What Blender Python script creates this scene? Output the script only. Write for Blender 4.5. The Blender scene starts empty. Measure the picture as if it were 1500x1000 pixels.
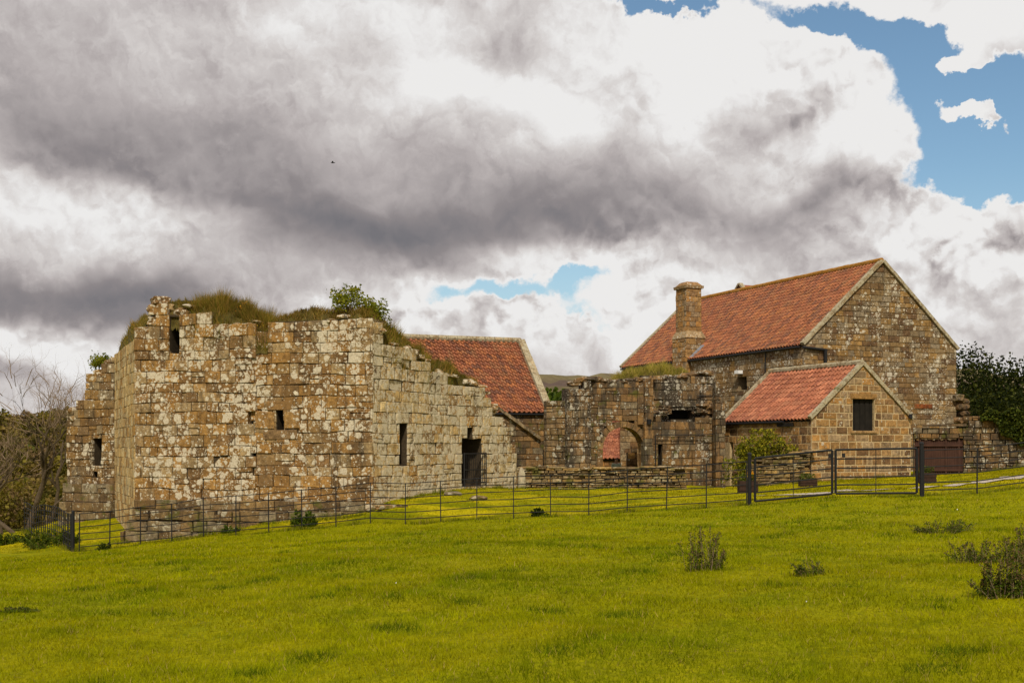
import bpy, math, random
import numpy as np
from mathutils import Vector, Matrix
SC = bpy.context.scene
COL = SC.collection
R = math.radians

# ------------------------------------------------------------------ camera
F = 1850.0            # focal length in photo pixels (photo 1500 wide)
HZ = 655.0            # horizon row of the photo
EYE = 1.65
cam = bpy.data.cameras.new('camera')
camo = bpy.data.objects.new('camera', cam)
COL.objects.link(camo)
camo.location = (0, 0, EYE)
camo.rotation_euler = (R(90), 0, 0)
cam.sensor_width = 36
cam.lens = 36 * F / 1500
cam.shift_y = (HZ - 500) / 1500
cam.clip_start = 0.1
cam.clip_end = 12000
SC.camera = camo
SC.view_settings.view_transform = 'Standard'
SC.view_settings.look = 'None'
SC.view_settings.exposure = 0.0
SC.view_settings.gamma = 1.0
SC.view_settings.use_curve_mapping = False
SC.cycles.max_bounces = 5
SC.cycles.diffuse_bounces = 3
SC.cycles.transparent_max_bounces = 6

# ------------------------------------------------------------------ node helpers
class NT:
    def __init__(s, tree):
        s.t = tree; s.n = tree.nodes; s.l = tree.links
    def set(s, sock, v):
        if v is None: return
        if isinstance(v, bpy.types.NodeSocket): s.l.new(v, sock)
        else:
            try: sock.default_value = v
            except Exception:
                sock.default_value = tuple(v) + (1,)
    def m(s, op, a, b=None, c=None, clamp=False):
        n = s.n.new('ShaderNodeMath'); n.operation = op; n.use_clamp = clamp
        for i, v in enumerate((a, b, c)): s.set(n.inputs[i], v)
        return n.outputs[0]
    def vm(s, op, a, b=None, sc=None):
        n = s.n.new('ShaderNodeVectorMath'); n.operation = op
        s.set(n.inputs[0], a); s.set(n.inputs[1], b)
        if sc is not None: s.set(n.inputs['Scale'], sc)
        return n.outputs['Value'] if op in ('DOT_PRODUCT', 'LENGTH') else n.outputs[0]
    def noise(s, vec, scale, detail=4, rough=.55, dist=0.0, color=False, dim='3D', lac=2.0):
        n = s.n.new('ShaderNodeTexNoise'); n.noise_dimensions = dim
        s.set(n.inputs['Vector'], vec); s.set(n.inputs['Scale'], scale); s.set(n.inputs['Detail'], detail)
        s.set(n.inputs['Roughness'], rough); s.set(n.inputs['Distortion'], dist); s.set(n.inputs['Lacunarity'], lac)
        return n.outputs['Color'] if color else n.outputs['Fac']
    def voro(s, vec, scale, feature='F1', rand=1.0, out='Distance'):
        n = s.n.new('ShaderNodeTexVoronoi'); n.feature = feature
        s.set(n.inputs['Vector'], vec); s.set(n.inputs['Scale'], scale); s.set(n.inputs['Randomness'], rand)
        return n.outputs[out]
    def step(s, x, a, b, lo=0.0, hi=1.0):
        n = s.n.new('ShaderNodeMapRange'); n.interpolation_type = 'SMOOTHSTEP'
        s.set(n.inputs[0], x); s.set(n.inputs[1], a); s.set(n.inputs[2], b); s.set(n.inputs[3], lo); s.set(n.inputs[4], hi)
        return n.outputs[0]
    def mix(s, f, a, b, mode='MIX'):
        n = s.n.new('ShaderNodeMix'); n.data_type = 'RGBA'; n.blend_type = mode; n.clamp_factor = True
        s.set(n.inputs[0], f)
        for i, v in ((6, a), (7, b)):
            s.set(n.inputs[i], v if isinstance(v, bpy.types.NodeSocket) or v is None else tuple(v) + ((1,) if len(v) == 3 else ()))
        return n.outputs[2]
    def ramp(s, f, pts):
        n = s.n.new('ShaderNodeValToRGB'); s.set(n.inputs[0], f)
        el = n.color_ramp.elements
        while len(el) < len(pts): el.new(0.5)
        for e, (p, c) in zip(el, pts):
            e.position = p; e.color = tuple(c) + (1,)
        return n.outputs[0]
    def mapping(s, vec, loc=(0, 0, 0), rot=(0, 0, 0), scale=(1, 1, 1), kind='POINT'):
        n = s.n.new('ShaderNodeMapping'); n.vector_type = kind
        s.set(n.inputs[0], vec); n.inputs[1].default_value = loc; n.inputs[2].default_value = rot; n.inputs[3].default_value = scale
        return n.outputs[0]

# ------------------------------------------------------------------ world: sky with a broken layer of cumulus
SUN_EL, SUN_AZ = R(46), R(182)       # azimuth measured from +Y (view direction) clockwise
w = bpy.data.worlds.new("World"); SC.world = w; w.use_nodes = True
wt = NT(w.node_tree); wt.n.clear()
geo = wt.n.new('ShaderNodeTexCoord').outputs['Generated']
sx = wt.n.new('ShaderNodeSeparateXYZ'); wt.l.new(geo, sx.inputs[0])
az = wt.m('ARCTAN2', sx.outputs[0], sx.outputs[1])
hyp = wt.m('SQRT', wt.m('ADD', wt.m('MULTIPLY', sx.outputs[0], sx.outputs[0]), wt.m('MULTIPLY', sx.outputs[1], sx.outputs[1])))
el = wt.m('ARCTAN2', sx.outputs[2], hyp)
K = F / 100.0
cx = wt.n.new('ShaderNodeCombineXYZ')
wt.set(cx.inputs[0], wt.m('MULTIPLY', az, K)); wt.set(cx.inputs[1], wt.m('MULTIPLY', el, K)); cx.inputs[2].default_value = 0
P = cx.outputs[0]      # one unit = 100 photo pixels of sky, fixed to the compass
def skypt(px, py):
    a = math.atan((px - 750) / F); e = math.atan((HZ - py) / F * math.cos(a))
    return a * K, e * K
wn = wt.vm('SUBTRACT', wt.noise(P, 0.55, 7, .58, color=True), (.5, .5, .5))
wn2 = wt.vm('SUBTRACT', wt.noise(P, 2.6, 5, .6, color=True), (.5, .5, .5))
Pw = wt.vm('ADD', P, wt.vm('ADD', wt.vm('SCALE', wn, sc=1.7), wt.vm('SCALE', wn2, sc=.62)))
wn3 = wt.vm('SUBTRACT', wt.noise(P, 0.5, 3, .45, color=True), (.5, .5, .5))
Ps = wt.vm('ADD', P, wt.vm('SCALE', wn3, sc=1.5))
def blobs(vec, lst, base):
    acc = base
    for (px, py, rx, ry, rot, amp) in lst:
        x, y = skypt(px, py)
        v = wt.mapping(vec, (x, y, 0), (0, 0, R(rot)), (rx / 100, ry / 100, 1), 'TEXTURE')
        d = wt.vm('DOT_PRODUCT', v, v)
        acc = wt.m('MULTIPLY_ADD', wt.m('EXPONENT', wt.m('MULTIPLY', d, -1.0)), amp, acc)
    return acc
BLUE = [(1330, 60, 130, 60, -20, .9), (1440, 180, 90, 100, 0, 1.25), (1210, 28, 120, 20, -12, 1.3), (980, 0, 90, 12, 0, 1.2),
        (1440, 265, 110, 35, 0, .9), (1380, 120, 60, 60, 0, .5), (1412, 88, 36, 22, 20, -2.9), (1422, 182, 36, 15, -15, -2.3), (1445, 2, 110, 34, -14, -2.0),
        (840, 395, 45, 18, 15, .8), (740, 430, 130, 20, 5, .75), (880, 475, 50, 20, -35, .8), (1500, 60, 60, 25, 0, -.7), (780, 480, 150, 22, 0, -.6),
        (1640, 150, 160, 120, 0, 1.0), (1150, 130, 130, 100, 0, -.9), (1270, 235, 70, 40, 0, -.7), (1550, 330, 300, 40, 0, -.9)]
LUM = [ # bright
        (640, 115, 75, 60, 0, .55), (770, 155, 130, 45, -5, .62), (560, 5, 260, 45, 0, .38), (950, 60, 150, 70, 0, .52), (1120, 60, 130, 60, 0, .48),
        (1020, 150, 55, 70, 0, .5), (1240, 110, 75, 80, 0, .55), (1290, 210, 90, 50, 0, .5), (760, 230, 220, 30, -8, .10), (1190, 215, 140, 40, 5, .35),
        (50, 285, 190, 36, -8, .58), (250, 350, 180, 50, 0, .16), (80, 510, 200, 34, 0, .6), (330, 290, 90, 30, 0, .1),
        (620, 455, 190, 50, 0, .55), (830, 370, 150, 28, 0, .42), (900, 470, 160, 60, 0, .5), (1420, 400, 150, 90, 0, .40), (1330, 330, 110, 50, 0, .42), (1450, 310, 100, 35, 0, .35),
        (1100, 275, 60, 30, 0, .30), (1450, 20, 120, 50, 0, .6), (1000, 430, 150, 40, 0, .25), (1410, 90, 50, 40, 0, .6), (1425, 185, 50, 40, 0, .6), (1180, 10, 200, 25, 0, .4),
        # dark
        (220, 190, 330, 60, -8, -.30), (60, 200, 150, 45, -5, -.10), (480, 350, 260, 60, -8, -.42), (760, 320, 210, 45, 6, -.42), (110, 430, 240, 38, -3, -.50), (330, 285, 200, 36, -14, -.22),
        (170, 455, 90, 30, 0, -.2), (1140, 165, 60, 20, 10, -.35), (1070, 130, 30, 40, 0, -.25), (740, 50, 60, 60, 0, -.28), (940, 250, 190, 50, 5, -.22), (1170, 310, 140, 50, 0, -.38), (1230, 285, 50, 50, 0, -.25),
        (580, 210, 130, 60, 0, -.12), (1470, 380, 70, 25, 15, -.25), (1400, 430, 80, 20, 0, -.2), (950, 355, 50, 30, 0, -.1), (0, 545, 120, 15, 0, -.3)]
bl = blobs(Pw, BLUE, -0.1)
edge = wt.m('MULTIPLY', wt.m('SUBTRACT', wt.noise(P, 1.6, 9, .62), .5), 1.1)
bmask = wt.step(wt.m('ADD', bl, edge), .22, .58)
lum = blobs(Ps, [(a, b, c, d, e, f * (.78 if f > 0 else .95)) for a, b, c, d, e, f in LUM], .62)
# billow relief: difference of two samples of the same noise gives lit and shaded sides of each puff
def emb(sc_, off, amp, det=6, rough=.55):
    a = wt.noise(Pw, sc_, det, rough); b = wt.noise(wt.vm('ADD', Pw, off), sc_, det, rough)
    return wt.m('MULTIPLY', wt.m('SUBTRACT', a, b), amp)
rel = wt.m('ADD', emb(.9, (-.10, -.35, 0), .75, 7, .5), emb(3.2, (-.03, -.09, 0), .38, 7, .5))
def puff(vec):
    a = wt.voro(vec, .95); b = wt.voro(vec, 2.3); c = wt.voro(vec, 5.6)
    return wt.m('ADD', wt.m('ADD', a, wt.m('MULTIPLY', b, .5)), wt.m('MULTIPLY', c, .24))
Pp = wt.vm('ADD', P, wt.vm('ADD', wt.vm('SCALE', wn, sc=.9), wt.vm('SCALE', wn2, sc=.30)))
pz = blobs(P, [(1420, 370, 190, 90, 0, 1.0), (700, 460, 260, 50, 0, 1.0), (900, 400, 110, 70, 0, .8), (1250, 130, 120, 110, 0, .7), (1000, 90, 160, 80, 0, .4), (100, 290, 220, 50, 0, .35), (60, 500, 160, 30, 0, .6)], 0.12)
pf = wt.m('MULTIPLY', wt.m('SUBTRACT', puff(wt.vm('ADD', Pp, (.05, .16, 0))), puff(Pp)), wt.m('MULTIPLY', pz, 1.25))
soft = wt.m('MULTIPLY', wt.m('SUBTRACT', wt.noise(Ps, .55, 4, .45), .5), .55)
lum = wt.m('ADD', wt.m('ADD', wt.m('ADD', lum, pf), wt.m('MULTIPLY', rel, wt.step(lum, .25, .75, .25, .95))), soft)
rim = wt.step(wt.m('ADD', bl, edge), -.02, .34, 0, .30)
lum = wt.m('ADD', lum, rim)
ccol = wt.ramp(lum, [(0.0, (.18, .175, .19)), (.22, (.27, .245, .25)), (.48, (.46, .42, .415)), (.72, (.65, .615, .60)), (.92, (.80, .785, .775)), (1.0, (.84, .83, .82))])
sky = wt.n.new('ShaderNodeTexSky'); sky.sky_type = 'NISHITA'; sky.sun_disc = False
sky.sun_elevation = SUN_EL; sky.sun_rotation = SUN_AZ; sky.air_density = 1.0; sky.dust_density = .5; sky.ozone_density = 1.6
skc = wt.vm('MULTIPLY', sky.outputs[0], (.092, .104, .102))
skc = wt.mix(wt.step(sx.outputs[2], .0, .22, .62, .0), skc, (.50, .64, .72))
final = wt.mix(bmask, ccol, skc)
final = wt.mix(wt.step(sx.outputs[2], -.02, .0), (.10, .10, .05), final)
bg = wt.n.new('ShaderNodeBackground'); wt.l.new(final, bg.inputs[0]); bg.inputs[1].default_value = 1.0
wo = wt.n.new('ShaderNodeOutputWorld'); wt.l.new(bg.outputs[0], wo.inputs[0])
w.cycles.sampling_method = 'MANUAL'; w.cycles.sample_map_resolution = 512

sl = bpy.data.lights.new('sun', 'SUN'); sl.energy = 3.7; sl.angle = R(5); sl.color = (1.0, .89, .70)
so = bpy.data.objects.new('sun', sl); COL.objects.link(so)
sd = Vector((math.sin(SUN_AZ) * math.cos(SUN_EL), math.cos(SUN_AZ) * math.cos(SUN_EL), math.sin(SUN_EL)))
so.rotation_euler = sd.to_track_quat('Z', 'Y').to_euler()

# ------------------------------------------------------------------ materials
def new_mat(name):
    m = bpy.data.materials.new(name); m.use_nodes = True
    t = NT(m.node_tree); t.n.clear()
    b = t.n.new('ShaderNodeBsdfPrincipled'); o = t.n.new('ShaderNodeOutputMaterial'); t.l.new(b.outputs[0], o.inputs[0])
    b.inputs['Specular IOR Level'].default_value = .25
    return m, t, b, o
def attr(t, name='Col'):
    n = t.n.new('ShaderNodeAttribute'); n.attribute_name = name; return n
def objco(t): return t.n.new('ShaderNodeTexCoord').outputs['Object']
def bump(t, b, h, strength=.5, dist=.02):
    n = t.n.new('ShaderNodeBump'); n.inputs['Strength'].default_value = strength; n.inputs['Distance'].default_value = dist
    t.l.new(h, n.inputs['Height']); t.l.new(n.outputs[0], b.inputs['Normal'])

def stone_mat(name, lichen=.5, lcol=(.50, .47, .38), stain=.4, sc=1.0, spots=.5, tint=(1, 1, 1), moss=0.0, bmp=.8, sth=.54):
    m, t, b, o = new_mat(name)
    c = objco(t); a = attr(t)
    col = t.mix(1.0, a.outputs['Color'], tint, 'MULTIPLY')
    mott = t.noise(c, 5 * sc, 8, .68)
    col = t.mix(1.0, col, t.ramp(mott, [(.30, (.42, .38, .33)), (.5, (.95, .94, .92)), (.70, (1.5, 1.46, 1.36))]), 'MULTIPLY')
    fine = t.noise(c, 24 * sc, 6, .78)
    col = t.mix(1.0, col, t.ramp(fine, [(.32, (.50, .47, .42)), (.5, (1, 1, 1)), (.68, (1.4, 1.4, 1.38))]), 'MULTIPLY')
    # rust-ochre weathering in broad patches
    och = t.step(t.noise(c, .9, 6, .6), .5, .66)
    col = t.mix(t.m('MULTIPLY', och, .5), col, (.20, .115, .04))
    # black crust and rain streaks
    cs = t.mapping(c, scale=(1.3, 1.3, .35))
    st = t.step(t.noise(cs, 1.5, 8, .68), sth, sth + .16)
    col = t.mix(t.m('MULTIPLY', st, stain), col, (.045, .036, .026))
    # crustose lichen: ragged pale sheets, broken per block, plus round rosettes
    blk = t.m('MULTIPLY', t.m('SUBTRACT', a.outputs['Alpha'], .5), .16)
    big = t.m('MULTIPLY', t.m('SUBTRACT', t.noise(c, .42, 3, .5), .5), .42)
    ln = t.m('ADD', t.m('ADD', t.noise(c, 5.5 * sc, 9, .70, dist=.8), blk), big)
    th = .73 - .20 * lichen
    lm = t.step(ln, th + .02, th + .06)
    wq = t.vm('ADD', c, t.vm('SCALE', t.vm('SUBTRACT', t.noise(c, 11, 3, .6, color=True), (.5, .5, .5)), sc=.09))
    dens = t.m('ADD', t.m('ADD', t.m('MULTIPLY', t.noise(c, .75, 4, .55), 1.0), blk), lichen * .62 - .62)
    for vs_, gain in ((4.3, 1.15), (9.5, 1.0), (19.0, .8)):
        dd = t.voro(wq, vs_ * sc); rr = t.n.new('ShaderNodeSeparateColor'); t.l.new(t.voro(wq, vs_ * sc, out='Color'), rr.inputs[0])
        rad_ = t.m('MULTIPLY', t.m('ADD', dens, t.m('MULTIPLY', t.m('SUBTRACT', rr.outputs[1], .5), .8)), gain)
        lm = t.m('MAXIMUM', lm, t.step(t.m('SUBTRACT', rad_, dd), -.02, .07))
    lc = t.ramp(t.noise(c, 22, 5, .7), [(.3, tuple(x * .68 for x in lcol)), (.55, lcol), (.75, tuple(min(.8, x * 1.3) for x in lcol))])
    pore = t.step(t.noise(c, 16 * sc, 5, .75), .36, .46)
    col = t.mix(t.m('MULTIPLY', t.m('MULTIPLY', lm, .88), pore), col, lc)
    wv = t.vm('ADD', c, t.vm('SCALE', t.vm('SUBTRACT', t.noise(c, 7, 4, .6, color=True), (.5, .5, .5)), sc=.16))
    vd = t.voro(wv, 2.6 * sc); vr = t.n.new('ShaderNodeSeparateColor'); t.l.new(t.voro(wv, 2.6 * sc, out='Color'), vr.inputs[0])
    rad = t.m('MULTIPLY', t.m('SUBTRACT', vr.outputs[0], 1.0 - .62 * spots), .52)
    sp = t.step(t.m('SUBTRACT', rad, vd), .0, .03)
    col = t.mix(t.m('MULTIPLY', sp, .9), col, t.mix(vr.outputs[1], tuple(min(.8, x * 1.25) for x in lcol), tuple(x * .95 for x in lcol)))
    if moss:
        mm = t.step(t.noise(c, 2.1, 7, .65), .62 - .2 * moss, .74 - .2 * moss)
        col = t.mix(t.m('MULTIPLY', mm, .8), col, (.085, .085, .012))
    t.l.new(col, b.inputs['Base Color']); b.inputs['Roughness'].default_value = .93
    h = t.m('ADD', t.m('MULTIPLY', mott, .8), t.m('ADD', t.m('MULTIPLY', fine, .3), t.m('MULTIPLY', lm, .12)))
    bump(t, b, h, bmp, .05)
    return m
M = {}
M['tower'] = stone_mat('weathered_ashlar', .50, (.60, .54, .42), .66, spots=.74, tint=(1.02, .87, .66), sth=.51)
M['tower_side'] = stone_mat('pale_lichened_ashlar', .76, (.60, .53, .39), .8, sth=.50, tint=(1.06, .97, .80), spots=.25)
M['turret'] = stone_mat('brown_turret_stone', .28, (.60, .54, .42), .6, spots=.6, tint=(.80, .72, .62), sth=.50)
M['return'] = stone_mat('streaked_return_stone', .35, (.44, .38, .24), .4, spots=.1, tint=(1.1, 1.0, .8))
M['plinth'] = stone_mat('damp_plinth_stone', .22, (.42, .38, .28), .65, spots=.35, moss=.5)
M['barn'] = stone_mat('coursed_farm_stone', .27, (.58, .53, .43), .5, tint=(1.08, .96, .80), sc=1.2, spots=.35)
M['shed'] = stone_mat('squared_shed_stone', .05, (.50, .45, .36), .34, tint=(1.22, 1.0, .76), sc=1.2, spots=.16)
M['ruin'] = stone_mat('dark_ruin_stone', .16, (.45, .42, .34), .85, spots=.30, moss=.25, sth=.46, tint=(.9, .86, .82))
M['crust'] = stone_mat('black_crusted_stone', .30, (.42, .39, .32), .95, spots=.6, moss=.2, sth=.37, sc=1.2)
M['drystone'] = stone_mat('field_stone', .16, (.42, .37, .24), .6, spots=.1, moss=.55)
M['coping'] = stone_mat('coping_stone', .75, (.42, .38, .27), .3, spots=.2, moss=.1)

def mortar_mat(name, colr):
    m, t, b, o = new_mat(name); c = objco(t)
    n = t.noise(c, 14, 6, .7)
    col = t.mix(1.0, colr, t.ramp(n, [(.3, (.5, .48, .44)), (.7, (1.35, 1.3, 1.25))]), 'MULTIPLY')
    t.l.new(col, b.inputs['Base Color']); b.inputs['Roughness'].default_value = 1
    bump(t, b, n, .6, .03); return m
M['dark_mortar'] = mortar_mat('earthy_joint', (.060, .045, .028))
M['mid_mortar'] = mortar_mat('lime_joint', (.22, .17, .10))
M['pale_mortar'] = mortar_mat('pale_lime_mortar', (.47, .37, .22))

def tile_mat():
    m, t, b, o = new_mat('clay_pantile'); c = objco(t); a = attr(t)
    n = t.noise(c, 7, 7, .7)
    col = t.mix(1.0, a.outputs['Color'], t.ramp(n, [(.28, (.72, .70, .70)), (.5, (1, 1, 1)), (.75, (1.2, 1.18, 1.1))]), 'MULTIPLY')
    l = t.step(t.noise(c, 1.3, 9, .72), .56, .74)
    col = t.mix(t.m('MULTIPLY', l, .55), col, (.15, .10, .055))
    s = t.step(t.noise(c, 10, 6, .7), .66, .72)
    col = t.mix(t.m('MULTIPLY', s, .5), col, (.34, .29, .2))
    t.l.new(col, b.inputs['Base Color']); b.inputs['Roughness'].default_value = .8
    bump(t, b, n, .4, .01); return m
M['tile'] = tile_mat()
def orange_mat():
    m, t, b, o = new_mat('ridge_lichen'); c = objco(t)
    n = t.noise(c, 5, 8, .7)
    col = t.ramp(n, [(.3, (.12, .08, .03)), (.5, (.36, .16, .015)), (.7, (.28, .22, .12))])
    t.l.new(col, b.inputs['Base Color']); b.inputs['Roughness'].default_value = .95
    bump(t, b, n, .6, .03); return m
M['ridge_orange'] = orange_mat()
def plain(name, c, rough=.8, metal=0.0, var=.25, sc=6.0, spec=.25):
    m, t, b, o = new_mat(name); v = objco(t); n = t.noise(v, sc, 6, .65)
    col = t.mix(1.0, c, t.ramp(n, [(.25, (1 - var,) * 3), (.75, (1 + var,) * 3)]), 'MULTIPLY')
    t.l.new(col, b.inputs['Base Color']); b.inputs['Roughness'].default_value = rough; b.inputs['Metallic'].default_value = metal
    b.inputs['Specular IOR Level'].default_value = spec
    bump(t, b, n, .15, .01); return m
M['iron'] = plain('black_painted_iron', (.009, .009, .011), .6, 0, .4, 9, .3)
M['galv'] = plain('worn_grey_iron', (.013, .013, .015), .6, 0, .5, 12, .3)
M['dark'] = plain('dark_boards_and_shade', (.012, .010, .008), .95, 0, .5, 4)  # near-black for boards, and for shade painted behind openings
M['rust'] = plain('rusty_brown_sheet', (.060, .026, .017), .75, 0, .35, 3)
M['lead'] = plain('lead_flashing', (.22, .25, .30), .5)
M['white'] = plain('white_enamel', (.75, .76, .78), .4)
M['wood'] = plain('brown_trough_wood', (.035, .018, .012), .85, 0, .4, 8)
M['bark'] = plain('grey_brown_bark', (.085, .062, .040), .95, 0, .45, 9)
M['twig'] = plain('dry_twig', (.21, .15, .10), .95, 0, .3, 5)
M['gravel'] = plain('pale_gravel', (.40, .35, .31), .95, 0, .3, 30)
M['soil'] = plain('bare_soil', (.13, .075, .035), 1, 0, .4, 12)
M['sod'] = plain('rooty_sod', (.085, .068, .018), 1, 0, .5, 6)
M['skin'] = plain('skin', (.42, .25, .18), .6, 0, .05)
M['hair'] = plain('auburn_hair', (.09, .03, .015), .7, 0, .3)
M['jacket'] = plain('pale_green_jacket', (.34, .40, .30), .8, 0, .12)
M['jeans'] = plain('dark_trousers', (.03, .04, .06), .85, 0, .2)
M['bird'] = plain('black_feathers', (.012, .012, .014), .6)

def leaf_mat(name, trans=.35, rough=.6):
    m, t, b, o = new_mat(name); a = attr(t)
    b.inputs['Roughness'].default_value = rough; b.inputs['Specular IOR Level'].default_value = .06
    c = objco(t); n = t.noise(c, 3.0, 4, .6)
    col = t.mix(1.0, a.outputs['Color'], t.ramp(n, [(.3, (.7, .72, .7)), (.7, (1.25, 1.22, 1.2))]), 'MULTIPLY')
    t.l.new(col, b.inputs['Base Color'])
    tr = t.n.new('ShaderNodeBsdfTranslucent'); t.l.new(t.mix(1.0, col, (1.15, 1.1, .5), 'MULTIPLY'), tr.inputs[0])
    mx = t.n.new('ShaderNodeMixShader'); mx.inputs[0].default_value = trans
    t.l.new(b.outputs[0], mx.inputs[1]); t.l.new(tr.outputs[0], mx.inputs[2]); t.l.new(mx.outputs[0], o.inputs[0])
    return m
M['leaf'] = leaf_mat('leaf')
M['blade'] = leaf_mat('grass_blade', .35, .9)

def ground_mat():
    m, t, b, o = new_mat('meadow'); g = t.n.new('ShaderNodeNewGeometry').outputs['Position']
    n1 = t.noise(g, .35, 6, .6); n2 = t.noise(g, 2.2, 7, .65); n3 = t.noise(t.mapping(g, scale=(1, .5, 1)), 24, 4, .7)
    col = t.ramp(n2, [(.30, (.10, .12, .0005)), (.5, (.19, .20, .0005)), (.72, (.26, .245, .002))])
    col = t.mix(t.step(n1, .42, .62, 0, .5), col, (.24, .225, .001))
    col = t.mix(1.0, col, t.ramp(n3, [(.25, (.45, .5, .5)), (.5, (1, 1, 1)), (.75, (1.4, 1.35, 1.3))]), 'MULTIPLY')
    # turf inside the fence: sun patch painted in as a brighter yellow
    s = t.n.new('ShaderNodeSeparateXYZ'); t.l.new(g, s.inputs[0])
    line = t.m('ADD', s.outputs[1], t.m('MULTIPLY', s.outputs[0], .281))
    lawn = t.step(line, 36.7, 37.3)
    sunlit_turf = t.mix(t.step(t.noise(t.mapping(g, scale=(.45, 1.0, 1)), .9, 8, .66), .40, .66), (.15, .165, .001), (.42, .35, .006))
    sunlit_turf = t.mix(1.0, sunlit_turf, t.ramp(t.noise(g, 9, 5, .7), [(.3, (.55, .58, .55)), (.7, (1.3, 1.26, 1.2))]), 'MULTIPLY')
    col = t.mix(lawn, col, sunlit_turf)
    bare = t.m('MULTIPLY', t.step(t.noise(g, 1.4, 7, .65), .655, .70), .6)
    col = t.mix(bare, col, (.12, .085, .03))
    far = t.step(s.outputs[1], 80, 140)
    col = t.mix(far, col, t.ramp(t.noise(g, .03, 5, .6), [(.35, (.04, .05, .008)), (.65, (.085, .085, .02))]))
    t.l.new(col, b.inputs['Base Color']); b.inputs['Roughness'].default_value = 1; b.inputs['Specular IOR Level'].default_value = .05
    bump(t, b, t.m('ADD', t.m('MULTIPLY', n3, .4), n2), .7, .08)
    return m
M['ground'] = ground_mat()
def moor_mat():
    m, t, b, o = new_mat('moorland'); g = t.n.new('ShaderNodeNewGeometry').outputs['Position']
    s = t.n.new('ShaderNodeSeparateXYZ'); t.l.new(g, s.inputs[0])
    n = t.noise(t.mapping(g, scale=(.3, 1, 2.5)), .012, 7, .6)
    k = t.m('ADD', t.m('MULTIPLY', s.outputs[2], .0085), t.m('MULTIPLY', n, .55))
    col = t.ramp(k, [(.30, (.07, .10, .018)), (.52, (.17, .16, .03)), (.66, (.15, .13, .04)), (.78, (.085, .055, .045)), (.92, (.14, .115, .05))])
    col = t.mix(1.0, col, t.ramp(t.noise(g, .06, 5, .7), [(.3, (.65, .65, .65)), (.7, (1.3, 1.3, 1.3))]), 'MULTIPLY')
    t.l.new(col, b.inputs['Base Color']); b.inputs['Roughness'].default_value = 1
    return m
M['moor'] = moor_mat()

# ------------------------------------------------------------------ geometry helpers
def kx(px): return (px - 750.0) / F
def Wp(px, py, Y): return Vector((kx(px) * Y, Y, EYE + (HZ - py) * Y / F))
def zat(py, Y): return EYE + (HZ - py) * Y / F

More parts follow.
